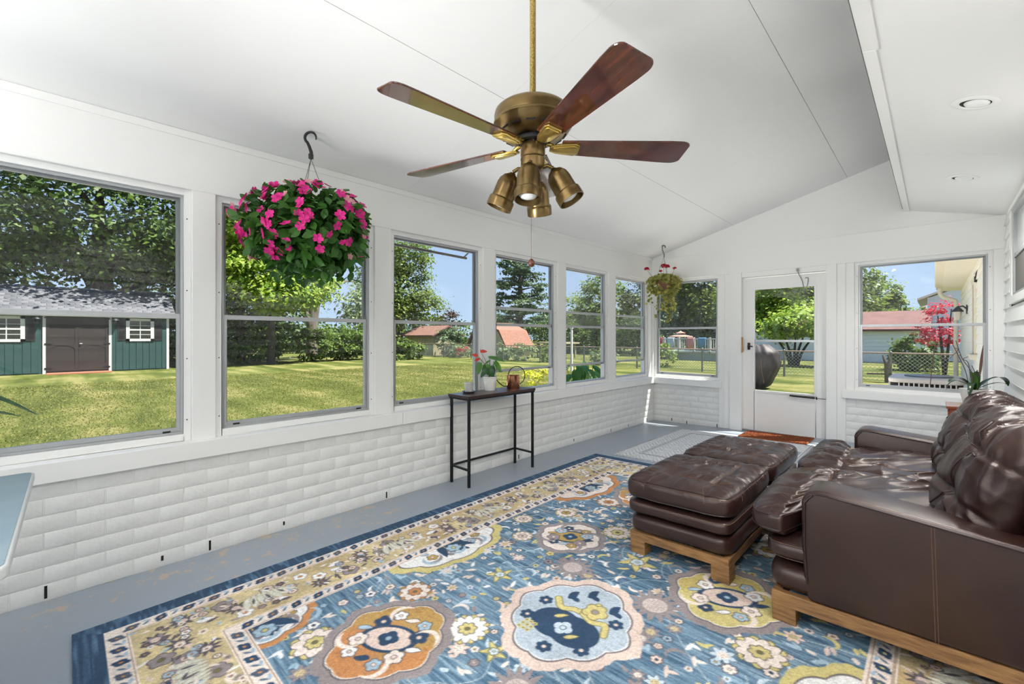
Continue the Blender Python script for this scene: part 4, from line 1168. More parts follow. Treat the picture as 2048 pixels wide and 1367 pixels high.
MB().lathe([(0, az), (.07, az), (.095, az + .15), (.10, az + .16), (.09, az + .16), (.085, az + .13), (0, az + .12)], 28, (.66, -.62, 0)).build('pot', 'ceramic_white', ag, smooth=40)
MB().lathe([(0, az + .125), (.085, az + .125), (0, az + .135)], 20, (.66, -.62, 0)).build('soil', 'soil', ag)
ribbon([(.66, -.62, az + .13), (.60, -.48, az + .32), (.545, -.32, az + .36), (.53, -.19, az + .295), (.525, -.088, az + .222)], .034, 'agave_leaf', ag, fold=.5)
ribbon([(.66, -.62, az + .13), (.55, -.46, az + .26), (.48, -.32, az + .275), (.455, -.20, az + .235), (.46, -.135, az + .213)], .022, 'agave_leaf', ag, fold=.5)
for k in range(7):
    a = math.radians(-160 + 38 * k); c_, s_ = math.cos(a), math.sin(a)
    if s_ > .3 and c_ < .3: continue
    ribbon([(.66, -.62, az + .13), (.66 + .1 * c_, -.62 + .1 * s_, az + .32), (.66 + .22 * c_, -.62 + .22 * s_, az + .40), (.66 + .34 * c_, -.62 + .34 * s_, az + .34)], .032, 'agave_leaf', ag, fold=.5)

# ------------------------------------------------------------------ doormat and runner
mat('coir', (168, 94, 52), 0.95, var=((132, 66, 34), 60, (1, 1, 1), 1.3), bump=(300, 1.0, (1, 1, 1)))
mat('coir_edge', (130, 70, 40), 0.95)
dm = thing('doormat', 'rust brown coir doormat in front of the white door', 'doormat', (1.67, 5.92, 0), tilt=True)
mt = bx(1.33, 2.035, 5.685, 6.105, .0005, .016).build('mat_body', 'coir', dm, bevel=0.004)
mb = MB()
N = 7000
P = np.c_[rng.uniform(1.335, 2.03, N), rng.uniform(5.69, 6.10, N)]
for x, y in P:
    a = rng.uniform(0, 6.28); l = .004; tx_, ty_ = rng.normal(0, .003, 2)
    mb.add([(x - l / 2 * math.cos(a), y - l / 2 * math.sin(a), .0155), (x + l / 2 * math.cos(a), y + l / 2 * math.sin(a), .0155), (x + tx_, y + ty_, .0225)], [(0, 1, 2)])
mb.build('coir_pile', 'coir', dm, fix=False, kind='stuff')

def runner_material():
    m = mat('runner_weave', (196, 196, 192), 0.95)
    nt = m.node_tree; b = nt.nodes['Principled BSDF']
    at = nt.nodes.new('ShaderNodeAttribute'); at.attribute_name = 'Col'
    n = nt.nodes.new('ShaderNodeTexNoise'); n.inputs['Scale'].default_value = 500; n.inputs['Detail'].default_value = 2
    bp_ = nt.nodes.new('ShaderNodeBump'); bp_.inputs['Strength'].default_value = .4; bp_.inputs['Distance'].default_value = .004
    nt.links.new(at.outputs['Color'], b.inputs['Base Color'])
    nt.links.new(n.outputs['Fac'], bp_.inputs['Height']); nt.links.new(bp_.outputs[0], b.inputs['Normal'])
runner_material()
def painted_slab(name, m, root, x0_, y0_, Wd, Ln, ns, nt_, img, th):
    """flat woven piece: grid coloured point by point, plus its sides"""
    s = np.linspace(0, Wd, ns); t = np.linspace(0, Ln, nt_)
    S, T = np.meshgrid(s, t)
    off = off_of(root)
    V = np.c_[(S + x0_ - off[0]).ravel(), (T + y0_ - off[1]).ravel(), np.full(S.size, th)]
    i = np.arange((nt_ - 1) * ns).reshape(nt_ - 1, ns)[:, :-1].ravel()
    Q = np.c_[i, i + 1, i + 1 + ns, i + ns]
    C = np.c_[lin(np.clip(img.reshape(-1, 3), 0, 255)), np.ones(S.size)]
    # sides
    ring = list(range(ns)) + [ns * k + ns - 1 for k in range(1, nt_)] + [ns * (nt_ - 1) + k for k in range(ns - 2, -1, -1)] + [ns * k for k in range(nt_ - 2, 0, -1)]
    ring = np.array(ring); low = V[ring].copy(); low[:, 2] = 0.0005
    n0 = len(V); V = np.r_[V, low]; C = np.r_[C, C[ring] * .8]
    k = np.arange(len(ring)); k2 = (k + 1) % len(ring)
    Q = np.r_[Q, np.c_[ring[k], n0 + k, n0 + k2, ring[k2]]]
    me = mesh_np(name, V, Q, m)
    ca = me.color_attributes.new('Col', 'FLOAT_COLOR', 'POINT')
    ca.data.foreach_set('color', C.astype(np.float32).ravel())
    return link(name, me, m, root)
rn = thing('runner_rug', 'pale grey woven runner mat between the blue rug and the door', 'rug', (1.36, 4.85, 0), tilt=True)
ns, nt_ = 300, 340
S, T = np.meshgrid(np.linspace(0, 1.48, ns), np.linspace(0, 1.74, nt_))
ang = ((np.floor(S / .085) % 2) * 2 - 1)
st = np.sin((T * 95 + ang * S * 130))
nz = vnoise(np.c_[S.ravel() * 60, T.ravel() * 60, S.ravel() * 0], 5).reshape(S.shape)
g = 196 + 16 * st + 14 * nz
bord = np.minimum(np.minimum(S, 1.48 - S), np.minimum(T, 1.74 - T))
for a in (.012, .20, .225): g = np.where(np.abs(bord - a) < .006, 128 + 10 * nz, g)
img = np.dstack([g, g + 1, g + 3])
blue = (np.abs(S - 1.43) < .018) & (vnoise(np.c_[S.ravel() * 3, T.ravel() * 2, S.ravel() * 0 + 3], 9).reshape(S.shape) > -.1)
img[blue] = (132, 150, 166)
painted_slab('runner_weave', 'runner_weave', rn, .615, 4.00, 1.48, 1.74, ns, nt_, img, .006)
# ------------------------------------------------------------------ the large rug: its woven pattern, drawn motif by motif
RW, RL_ = 2.90, 3.875
RES = .005
rns, rnt = int(RW / RES) + 1, int(RL_ / RES) + 1
RS, RTT = np.meshgrid(np.linspace(0, RW, rns), np.linspace(0, RL_, rnt))
NAVY = (40, 66, 96); BLUE = (62, 104, 138); LBLUE = (150, 178, 196); PALE = (182, 198, 210); CREAM = (224, 208, 196); PINK = (214, 188, 174)
GOLD = (196, 176, 126); OCHRE = (176, 142, 70); ORANGE = (196, 126, 70); YELL = (202, 186, 112); GREY = (140, 128, 128); DGREY = (88, 80, 86); WHITE = (226, 224, 220); OLIVE = (110, 104, 60)
def nz2(a, b, seed, sx_=1, sy_=1): return vnoise(np.c_[(a * sx_).ravel(), (b * sy_).ravel(), np.zeros(a.size)], seed).reshape(a.shape)
st = .50 * nz2(RS, RTT, 3, 9, 170) + .45 * nz2(RS, RTT, 4, 16, 120) + .25 * nz2(RS, RTT, 5, 2.0, 2.5)
f = np.clip(.42 + .60 * st, 0, 1)[..., None]
IMG = np.array((50, 84, 112.)) * (1 - f) + np.array((140, 170, 190.)) * f
def win(cx, cy, r):
    a0 = max(0, int((cx - r) / RES)); a1 = min(rns, int((cx + r) / RES) + 2); b0 = max(0, int((cy - r) / RES)); b1 = min(rnt, int((cy + r) / RES) + 2)
    return (slice(b0, b1), slice(a0, a1)) if a1 > a0 and b1 > b0 else None
def paint(sl, mask, col, alpha=1.0):
    sub = IMG[sl]; a = (np.clip(mask, 0, 1) * alpha)[..., None]
    IMG[sl] = sub * (1 - a) + np.array(col, float) * a
def soft(d): return np.clip(.5 - d / RES, 0, 1)            # d: signed distance in metres, negative inside
def polar(sl, cx, cy, rot=0, kx=1, ky=1):
    x = RS[sl] - cx; y = RTT[sl] - cy
    c, s = math.cos(rot), math.sin(rot)
    x, y = (x * c + y * s) / kx, (-x * s + y * c) / ky
    return np.hypot(x, y), np.arctan2(y, x)
def rosette(cx, cy, r, n=6, col=CREAM, edge=DGREY, mid=GOLD, rot=0, kx=1, ky=1):
    sl = win(cx, cy, r * 1.3)
    if not sl: return
    d, t = polar(sl, cx, cy, rot, kx, ky)
    R = r * (.74 + .26 * np.abs(np.cos(n * t / 2)))
    if edge is not None: paint(sl, soft(d - R - .005), edge)
    paint(sl, soft(d - R), col); 
    paint(sl, soft(d - r * .34) , edge if edge is not None else NAVY); paint(sl, soft(d - r * .26), mid)
def star(cx, cy, r, n=10, col=GREY, mid=PINK, rot=0, inner=.52):
    sl = win(cx, cy, r * 1.2)
    if not sl: return
    d, t = polar(sl, cx, cy, rot)
    tri = np.abs(((n * t / (2 * PI)) % 1) * 2 - 1)
    paint(sl, soft(d - r * (inner + (1 - inner) * tri) - .004), DGREY, .5); paint(sl, soft(d - r * (inner + (1 - inner) * tri)), col); paint(sl, soft(d - r * (inner - .06) * .9), mid)
    k = (np.sin(RS[sl] * 420) * np.sin(RTT[sl] * 420) > .25) & (d < r * .36); paint(sl, k.astype(float), DGREY, .35)
def leafp(cx, cy, L, w, rot, col, edge=None):
    sl = win(cx, cy, L * 1.1)
    if not sl: return
    x = RS[sl] - cx; y = RTT[sl] - cy; c, s = math.cos(rot), math.sin(rot)
    u, v = x * c + y * s, -x * s + y * c
    q = np.clip(1 - (u / (L / 2)) ** 2, 0, 1)
    dd_ = np.abs(v - .25 * w * np.sin(u / L * 3)) - w / 2 * q * (1 - .35 * u / (L / 2))
    dd_ = np.where(np.abs(u) < L / 2, dd_, .05)
    if edge: paint(sl, soft(dd_ - .004), edge)
    paint(sl, soft(dd_), col)
def cresc(cx, cy, r, w, rot, col):
    sl = win(cx, cy, r * 1.3)
    if not sl: return
    d, t = polar(sl, cx, cy, rot)
    ww = w * np.clip(1 - (np.abs(t) / 1.5) ** 2, 0, 1)
    paint(sl, soft(np.abs(d - r) - ww / 2) * (np.abs(t) < 1.5), col)
def line(P, w, col, alpha=.9):
    P = catmull(P, 14)
    for p in P[::1]:
        sl = win(p[0], p[1], w * 2 + RES)
        if sl: paint(sl, soft(np.hypot(RS[sl] - p[0], RTT[sl] - p[1]) - w / 2), col, alpha)
def medallion(cx, cy, rx, ry, fill, halo, lobes=8, fill2=None, pw=1.55, teeth=34, rot=0.0, dress='blue'):
    sl = win(cx, cy, max(rx, ry) * 1.35)
    x = RS[sl] - cx; y = RTT[sl] - cy; c, s = math.cos(rot), math.sin(rot)
    x, y = (x * c + y * s), (-x * s + y * c)
    t = np.arctan2(y / ry, x / rx)
    rho = ((np.abs(x) / rx) ** pw + (np.abs(y) / ry) ** pw) ** (1 / pw)
    lob = 1 + .085 * (np.abs(np.cos(lobes * t / 2)) - .62)
    q = rho / lob; sc_ = min(rx, ry)
    paint(sl, soft((q - 1.16 - .022 * np.abs(np.cos(teeth * t / 2))) * sc_), halo)
    paint(sl, soft((q - 1.0) * sc_), DGREY); paint(sl, soft((q - .972) * sc_), WHITE); paint(sl, soft((q - .95) * sc_), fill)
    if fill2 is not None:
        m = soft((q - .95) * sc_) * np.clip(.5 + 3 * (y / ry + .3 * np.sin(6 * x / rx)), 0, 1)
        paint(sl, m, fill2, .8)
    n1 = nz2(RS[sl], RTT[sl], 17, 30, 160); paint(sl, soft((q - .95) * sc_) * np.clip(n1 - .15, 0, 1), tuple(np.array(fill) * .8), .6)
    def pt(u, v): return (cx + u * rx * c - v * ry * s, cy + u * rx * s + v * ry * c)
    # heart of the medallion
    if dress == 'blue':
        for u, v in ((-.12, -.22), (.22, -.22)): 
            p = pt(u, v); rosette(p[0], p[1], .105 * 1.0, 0, NAVY, NAVY, NAVY, 0, 1.0, .85)
        p = pt(.05, -.25); rosette(p[0], p[1], .042, 4, PALE, None, PALE)
        for u, v in ((-.16, -.05), (.27, -.33)): p = pt(u, v); leafp(p[0], p[1], .06, .02, .6, YELL, OLIVE)
        P = [pt(-.5, .28), pt(-.3, .12), pt(-.1, .2), pt(.05, .22), pt(.2, .30), pt(.15, .52)]; line(P, .034, OLIVE); line(P, .026, YELL)
        P = [pt(.08, .2), pt(.3, .12), pt(.5, .18), pt(.62, -.02)]; line(P, .032, OLIVE); line(P, .024, YELL)
        p = pt(.2, .35); rosette(p[0], p[1], .055, 5, YELL, OLIVE, GREY)
        for u, v in ((-.62, .1), (.55, -.45), (-.6, -.35), (.1, -.72), (.62, .3)): p = pt(u, v); rosette(p[0], p[1], .034, 6, NAVY, None, PINK)
        for u, v in ((-.1, .72), (.42, .58), (-.35, .5)): p = pt(u, v); leafp(p[0], p[1], .075, .045, 1.1, NAVY); leafp(p[0] + .02, p[1] - .02, .06, .03, 2.4, NAVY)
        for k in range(9): p = pt(-.5 + .07 * (k % 3) * 1.2, -.62 + .085 * (k // 3)); rosette(p[0], p[1], .012, 5, YELL, None, OCHRE)
    else:
        core = {'orange': PINK, 'cream': OCHRE, 'yellow': PINK}[dress]
        p = pt(0, 0)
        rosette(p[0], p[1], .100, 0, NAVY, None, NAVY, .5, 1.25, .8); rosette(p[0], p[1], .082, 0, core, None, core, .5, 1.25, .8)
        rosette(p[0], p[1], .045, 4, NAVY, None, LBLUE, .4)
        small = {'orange': (WHITE, NAVY, LBLUE, CREAM), 'cream': (NAVY, LBLUE, OCHRE, GREY), 'yellow': (NAVY, WHITE, LBLUE, CREAM)}[dress]
        for k in range(12):
            a = 2 * PI * k / 12 + .2; rr_ = .60 if k % 2 else .70
            p = pt(rr_ * math.cos(a) * .86, rr_ * math.sin(a) * .86)
            if k % 3 == 0: leafp(p[0], p[1], .065, .026, a * 2, small[k % 4], DGREY)
            else: rosette(p[0], p[1], .030 + .008 * (k % 2), 5, small[k % 4], DGREY, PINK)
        for a in (.6, 2.2, 3.8, 5.4): p = pt(.62 * math.cos(a), .62 * math.sin(a)); cresc(p[0], p[1], .055, .022, a + 1, small[3])
R2 = random.Random(21)
# vines over the field
for k in range(60):
    x = R2.uniform(.55, 2.35); y = R2.uniform(.55, 3.3); a = R2.uniform(0, 6.28); P = [(x, y)]
    for j in range(5):
        a += R2.uniform(-.9, .9); x += .12 * math.cos(a); y += .12 * math.sin(a); P.append((x, y))
    line(P, .006, (186, 192, 190), .8)
# scattered small motifs
taken = []
for k in range(2600):
    x = R2.uniform(.54, 2.36); y = R2.uniform(.54, 3.33)
    if any((x - a) ** 2 + (y - b) ** 2 < .0019 for a, b in taken): continue
    taken.append((x, y)); q = R2.random(); c = R2.choice([CREAM, CREAM, PINK, PALE, LBLUE, WHITE, GREY, YELL])
    if q < .45:
        leafp(x, y, R2.uniform(.035, .07), R2.uniform(.013, .024), R2.uniform(0, 6.3), c)
        if R2.random() < .5: leafp(x + .018, y + .012, .05, .018, R2.uniform(0, 6.3), c)
    elif q < .75: rosette(x, y, R2.uniform(.013, .026), R2.choice([5, 6]), c, DGREY if R2.random() < .5 else None, R2.choice([NAVY, ORANGE, OCHRE, PINK]))
    elif q < .9: cresc(x, y, R2.uniform(.025, .04), .018, R2.uniform(0, 6.3), c)
    else: star(x, y, R2.uniform(.03, .05), 7, R2.choice([PALE, GREY, PINK]), R2.choice([CREAM, GOLD]))
# large daisies, sunflowers, sprays
for (x, y, r, n, c, m) in ((1.183, 1.137, .085, 12, WHITE, YELL), (.79, 1.142, .072, 9, CREAM, ORANGE), (.80, .673, .085, 8, CREAM, YELL), (.764, 1.92, .060, 9, CREAM, PINK), (.74, 2.385, .07, 10, CREAM, OCHRE), (1.166, 2.343, .085, 12, CREAM, YELL), (2.093, 1.79, .085, 9, CREAM, YELL), (.392 + .2, 2.114, .06, 9, CREAM, PINK),
                           (1.62, .82, .09, 11, CREAM, YELL), (2.05, 1.2, .085, 9, WHITE, ORANGE), (1.45, 2.75, .085, 11, CREAM, YELL), (.85, 2.75, .08, 10, CREAM, ORANGE), (1.9, 2.7, .09, 9, WHITE, OCHRE), (2.2, 2.4, .07, 8, CREAM, YELL)):
    rosette(x, y, r * 1.08, n, YELL if m != ORANGE else ORANGE, OLIVE, m); rosette(x, y, r, n, c, DGREY, m, .25); rosette(x, y, r * .45, 7, m, DGREY, OLIVE)
for (x, y, r) in ((1.209, 1.824, .118), (1.674, 1.801, .128), (1.55, 1.05, .11), (1.35, 2.55, .12), (2.15, 2.9, .1)): star(x, y, r, 14, GREY, (192, 176, 170))
for (x, y, s) in ((1.432, 2.094, 1.0), (1.36, 1.12, .55), (.98, 1.52, .7), (2.2, 1.55, .8)):
    for k in range(5): leafp(x + .05 * s * math.cos(k * 1.26), y + .05 * s * math.sin(k * 1.26), .11 * s, .035 * s, k * 1.26, YELL, OLIVE)
    rosette(x, y, .035 * s, 5, PALE, OLIVE, LBLUE)
# medallions
medallion(1.455, 1.480, .262, .292, (170, 185, 198), PINK, 10, dress='blue')
medallion(.995, .885, .225, .250, ORANGE, GREY, 10, fill2=OCHRE, dress='orange')
medallion(.985, 2.105, .190, .200, CREAM, GREY, 10, dress='cream')
medallion(1.885, 2.075, .225, .245, YELL, GREY, 10, fill2=(196, 174, 92), dress='yellow')
medallion(1.93, .93, .225, .245, YELL, GREY, 10, dress='yellow')
medallion(1.0, 3.02, .21, .23, ORANGE, GREY, 10, fill2=OCHRE, dress='orange'); medallion(1.95, 3.02, .21, .23, CREAM, GREY, 10, dress='cream'); medallion(1.455, 2.72 + .55, .18, .18, (160, 180, 198), PINK, 10, dress='cream')
# half medallions growing out of the long borders
for (x, y, c, h) in ((.49, 1.545, WHITE, YELL), (.49, 2.93, CREAM, ORANGE), (2.41, 1.545, WHITE, YELL), (2.41, 2.93, CREAM, ORANGE), (.49, .56, WHITE, ORANGE), (2.41, .56, WHITE, ORANGE)):
    rx_, ry_ = (.215, .335) if y > .6 else (.17, .19)
    medallion(x, y, rx_, ry_, c, h, 10, dress='cream', pw=2.0)
    sg = 1 if x < 1 else -1
    for k in (-1, 0, 1):
        leafp(x + sg * .07, y + .07 * k, .16, .05, .5 * k * sg, NAVY); cresc(x + sg * .1, y + k * .16, .05, .022, k, LBLUE)
    rosette(x + sg * .08, y, .045, 6, LBLUE, NAVY, YELL)
# borders, drawn over the field: plain blue edge, cream guard, gold band, cream guard
D = np.minimum(np.minimum(RS, RW - RS), np.minimum(RTT, RL_ - RTT))
full = (slice(0, rnt), slice(0, rns))
along_s = np.minimum(RTT, RL_ - RTT) < np.minimum(RS, RW - RS)
gold = np.array(GOLD) * (1 + .10 * nz2(RS, RTT, 31, 9, 9) + .08 * nz2(RS, RTT, 32, 70, 70))[..., None]
blotch = np.clip(nz2(RS, RTT, 33, 5, 5) - .1, 0, 1)[..., None]; gold = gold * (1 - .5 * blotch) + np.array((176, 132, 84)) * .5 * blotch
m = (D < .515)[..., None]; IMG[:] = np.where(m, np.array(CREAM), IMG)
m = ((D > .168) & (D < .435))[..., None]; IMG[:] = np.where(m, gold, IMG)
for a in (.160, .441, .505): IMG[np.abs(D - a) < .004] = (186, 158, 134)
edge = np.array((44, 70, 98)) + 40 * np.clip(np.where(along_s, nz2(RS, RTT, 41, 6, 160), nz2(RS, RTT, 42, 12, 110)), 0, 1)[..., None] * np.array((1.0, 1.25, 1.3))
IMG[:] = np.where((D < .092)[..., None], edge, IMG)
def ring_pos(d, step):
    out = []; a, b = RW - 2 * d, RL_ - 2 * d
    for t in np.arange(step / 2, a, step): out += [(d + t, d, 0), (d + t, RL_ - d, 0)]
    for t in np.arange(step / 2, b, step): out += [(d, d + t, 1.57), (RW - d, d + t, 1.57)]
    return out
for d in (.128, .473):
    for k, (x, y, a) in enumerate(ring_pos(d, .098)):
        c = NAVY if k % 3 else (72, 84, 104)
        rosette(x, y, .027, 4, c, None, YELL if k % 2 else ORANGE, a + .785 + R2.uniform(-.3, .3), 1.15, .8)
    for k, (x, y, a) in enumerate(ring_pos(d, .098)):
        ca, sa = math.cos(a), math.sin(a); leafp(x + .049 * ca, y + .049 * sa, .038, .012, a + .6, (84, 104, 128)); leafp(x + .049 * ca - .02 * sa, y + .049 * sa + .018 * ca, .035, .014, a - .5, LBLUE)
for dd_, step, ph in ((.235, .165, 0), (.37, .165, .08), (.30, .12, .03)):
    for k, (x, y, a) in enumerate(ring_pos(dd_, step)):
        ca, sa = math.cos(a), math.sin(a); x += ph * ca; y += ph * sa
        q = k % 5; jr = R2.uniform(-.02, .02); x += jr * ca; y += jr * sa
        if q == 0: star(x, y, .050, 9, DGREY, PINK, R2.random(), .45)
        elif q == 1: rosette(x, y, .034, 5, WHITE, GREY, ORANGE, R2.random())
        elif q == 2: rosette(x, y, .042, 5, GREY, DGREY, OLIVE, R2.random())
        elif q == 3: leafp(x, y, .075, .034, R2.uniform(0, 6), WHITE, GREY); leafp(x + .02, y + .02, .05, .022, R2.uniform(0, 6), DGREY)
        else: rosette(x, y, .030, 6, PINK, DGREY, NAVY); leafp(x + .03, y, .05, .02, R2.uniform(0, 6), LBLUE)
for k, (x, y, a) in enumerate(ring_pos(.30, .70)):
    ca, sa = math.cos(a), math.sin(a)
    for j in range(-3, 4): leafp(x + ca * .028 * j, y + sa * .028 * j, .12, .030, a + 1.57 + .16 * j, (204, 204, 186), (176, 158, 130))
    for j in (-2, 0, 2): leafp(x + ca * .03 * j, y + sa * .03 * j, .06, .012, a + 1.57 + .2 * j, DGREY)
for k in range(1300):
    d = R2.uniform(.18, .425); side = R2.choice('abcd'); t = R2.random()
    x, y = {'a': (d, t * RL_), 'b': (RW - d, t * RL_), 'c': (t * RW, d), 'd': (t * RW, RL_ - d)}[side]
    if min(x, RW - x, y, RL_ - y) < .175 or min(x, RW - x, y, RL_ - y) > .425: continue
    c = R2.choice([WHITE, CREAM, PINK, GREY, LBLUE, DGREY, CREAM])
    if R2.random() < .6: leafp(x, y, R2.uniform(.03, .05), .014, R2.uniform(0, 6.3), c)
    else: rosette(x, y, R2.uniform(.012, .02), 5, c, DGREY if R2.random() < .6 else None, ORANGE)
lum = IMG.mean(2, keepdims=True)
IMG = (IMG * .82 + lum * .18) * 1.02 + 10
IMG *= (1 + .09 * nz2(RS, RTT, 51, 180, 180) + .05 * nz2(RS, RTT, 52, 7, 7))[..., None]
def rug_material():
    m = mat('rug_pile', (120, 140, 160), 0.95, spec=0.1)
    nt = m.node_tree; b = nt.nodes['Principled BSDF']
    at = nt.nodes.new('ShaderNodeAttribute'); at.attribute_name = 'Col'
    n = nt.nodes.new('ShaderNodeTexNoise'); n.inputs['Scale'].default_value = 380; n.inputs['Detail'].default_value = 3
    tc_ = nt.nodes.new('ShaderNodeTexCoord'); nt.links.new(tc_.outputs['Object'], n.inputs['Vector'])
    mr = nt.nodes.new('ShaderNodeMapRange'); mr.inputs[1].default_value = .25; mr.inputs[2].default_value = .75; mr.inputs[3].default_value = .78; mr.inputs[4].default_value = 1.22
    nt.links.new(n.outputs['Fac'], mr.inputs[0])
    mx = nt.nodes.new('ShaderNodeVectorMath'); mx.operation = 'SCALE'
    nt.links.new(at.outputs['Color'], mx.inputs[0]); nt.links.new(mr.outputs[0], mx.inputs['Scale'])
    nt.links.new(mx.outputs[0], b.inputs['Base Color'])
    bp_ = nt.nodes.new('ShaderNodeBump'); bp_.inputs['Strength'].default_value = .5; bp_.inputs['Distance'].default_value = .004
    nt.links.new(n.outputs['Fac'], bp_.inputs['Height']); nt.links.new(bp_.outputs[0], b.inputs['Normal'])
rug_material()
rg = thing('area_rug', 'large blue and gold oriental rug with floral medallions', 'rug', (1.94, 1.95, 0), tilt=True)
painted_slab('rug_pile', 'rug_pile', rg, .49, .010, RW, RL_, rns, rnt, IMG, .0115)
# ------------------------------------------------------------------ garden: lawn
GZ = -0.12
def lawn_material():
    m = mat('lawn', (120, 136, 62), 0.9, spec=0.1)
    nt = m.node_tree; b = nt.nodes['Principled BSDF']
    tc_ = nt.nodes.new('ShaderNodeTexCoord')
    def nz(scale, st_, det=5, r=.6):
        mp = nt.nodes.new('ShaderNodeMapping'); mp.inputs['Scale'].default_value = st_; nt.links.new(tc_.outputs['Object'], mp.inputs[0])
        n = nt.nodes.new('ShaderNodeTexNoise'); n.inputs['Scale'].default_value = scale; n.inputs['Detail'].default_value = det; n.inputs['Roughness'].default_value = r
        nt.links.new(mp.outputs[0], n.inputs['Vector']); return n
    a = nz(.55, (1, 1, 1)); bb = nz(9, (1, 1, 1), 8, .75); c = nz(1.2, (.12, 1.1, 1), 3)
    r1 = nt.nodes.new('ShaderNodeValToRGB'); e = r1.color_ramp.elements
    e[0].position = .30; e[0].color = rgba((84, 94, 42)); e[1].position = .70; e[1].color = rgba((156, 150, 96))
    m1 = e = r1.color_ramp.elements.new(.5); e.color = rgba((110, 118, 58))
    ad = nt.nodes.new('ShaderNodeMath'); ad.operation = 'ADD'; nt.links.new(a.outputs['Fac'], ad.inputs[0])
    sc_ = nt.nodes.new('ShaderNodeMath'); sc_.operation = 'MULTIPLY_ADD'; sc_.inputs[1].default_value = .55; sc_.inputs[2].default_value = -.275
    nt.links.new(bb.outputs['Fac'], sc_.inputs[0])
    s2 = nt.nodes.new('ShaderNodeMath'); s2.operation = 'MULTIPLY_ADD'; s2.inputs[1].default_value = 1.3; s2.inputs[2].default_value = -.65
    nt.links.new(c.outputs['Fac'], s2.inputs[0])
    a2 = nt.nodes.new('ShaderNodeMath'); a2.operation = 'ADD'
    nt.links.new(sc_.outputs[0], ad.inputs[1]); nt.links.new(ad.outputs[0], a2.inputs[0]); nt.links.new(s2.outputs[0], a2.inputs[1])
    nt.links.new(a2.outputs[0], r1.inputs[0]); nt.links.new(r1.outputs[0], b.inputs['Base Color'])
    bp_ = nt.nodes.new('ShaderNodeBump'); bp_.inputs['Strength'].default_value = .8; bp_.inputs['Distance'].default_value = .04
    n3 = nz(28, (1, 1, 1), 6, .8); nt.links.new(n3.outputs['Fac'], bp_.inputs['Height']); nt.links.new(bp_.outputs[0], b.inputs['Normal'])
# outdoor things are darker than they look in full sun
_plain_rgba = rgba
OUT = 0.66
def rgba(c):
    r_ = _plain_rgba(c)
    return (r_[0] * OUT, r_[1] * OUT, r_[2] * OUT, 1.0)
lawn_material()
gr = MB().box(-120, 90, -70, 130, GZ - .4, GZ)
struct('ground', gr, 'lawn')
# pale slabs added round the porch, unseen, to bounce sunlight into the room
OUT = 1.0
mat('pale_reflector', (236, 234, 229), 0.85, var=((222, 219, 212), 3, (1, 1, 1), 1.2), bump=(30, .15, (1, 1, 1)))
OUT = 0.66
pt = struct('bounce_apron', MB().box(-3.7, -0.2, -6.0, 11.6, GZ - .1, GZ + .012).box(-.2, 3.42, 6.32, 11.6, GZ - .1, GZ + .012), 'pale_reflector')
for i in range(4):
    for j in range(12):
        xa, ya = -3.7 + i * .875, -6.0 + j * 1.4667
        bx(xa + .006, xa + .869, ya + .006, ya + 1.4607, GZ + .012, GZ + .03).build('slab', 'pale_reflector', pt)
for i in range(3):
    for j in range(4):
        xa, ya = -.2 + i * 1.206, 6.33 + j * 1.317
        bx(xa + .006, xa + 1.20, ya + .006, ya + 1.311, GZ + .012, GZ + .03).build('slab', 'pale_reflector', pt)
# grass blades of the mown lawn, where they can be made out
leaf_mat('grass_blade', (112, 122, 54), (172, 166, 104), 0.4, 0.7, 0.1)
N = 110000
gx = -3.75 - 11 * rng.random(N) ** 1.5; gy = rng.uniform(-3.2, 13.5, N)
h = rng.uniform(.010, .030, N); a = rng.uniform(0, 2 * PI, N); w = .0045 + .0006 * np.abs(gx); lx_, ly_ = rng.normal(0, .020, N), rng.normal(0, .020, N)
V = np.empty((N, 3, 3)); V[:, 0] = np.c_[gx - w * np.cos(a), gy - w * np.sin(a), np.full(N, GZ)]; V[:, 1] = np.c_[gx + w * np.cos(a), gy + w * np.sin(a), np.full(N, GZ)]; V[:, 2] = np.c_[gx + lx_, gy + ly_, GZ + h]
props(link('lawn_grass', mesh_np('lawn_grass', V.reshape(-1, 3), np.arange(3 * N).reshape(-1, 3), 'grass_blade'), 'grass_blade'), 'stuff', 'mown green grass of the back lawn', 'grass')

# ------------------------------------------------------------------ trees and shrubs
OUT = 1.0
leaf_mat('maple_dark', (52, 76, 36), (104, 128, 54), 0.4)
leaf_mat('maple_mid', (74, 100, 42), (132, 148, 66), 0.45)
leaf_mat('maple_bright', (100, 134, 42), (168, 186, 76), 0.5)
leaf_mat('pine_leaf', (58, 82, 54), (96, 116, 72), 0.2)
leaf_mat('hedge_leaf', (58, 84, 34), (112, 132, 50), 0.35)
leaf_mat('yellow_leaf', (150, 160, 44), (200, 196, 66), 0.4)
leaf_mat('broad_leaf', (42, 84, 34), (70, 116, 46), 0.3)
leaf_mat('red_blossom', (176, 34, 60), (214, 78, 96), 0.3)
leaf_mat('grey_shrub', (98, 118, 82), (138, 150, 104), 0.3)
leaf_mat('purple_leaf', (72, 58, 52), (98, 78, 66), 0.3)
OUT = 0.66
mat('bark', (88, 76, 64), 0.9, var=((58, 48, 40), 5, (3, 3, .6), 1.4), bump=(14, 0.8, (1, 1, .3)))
mat('bark_grey', (138, 128, 116), 0.9, var=((98, 90, 82), 5, (3, 3, .6), 1.4), bump=(14, 0.6, (1, 1, .3)))

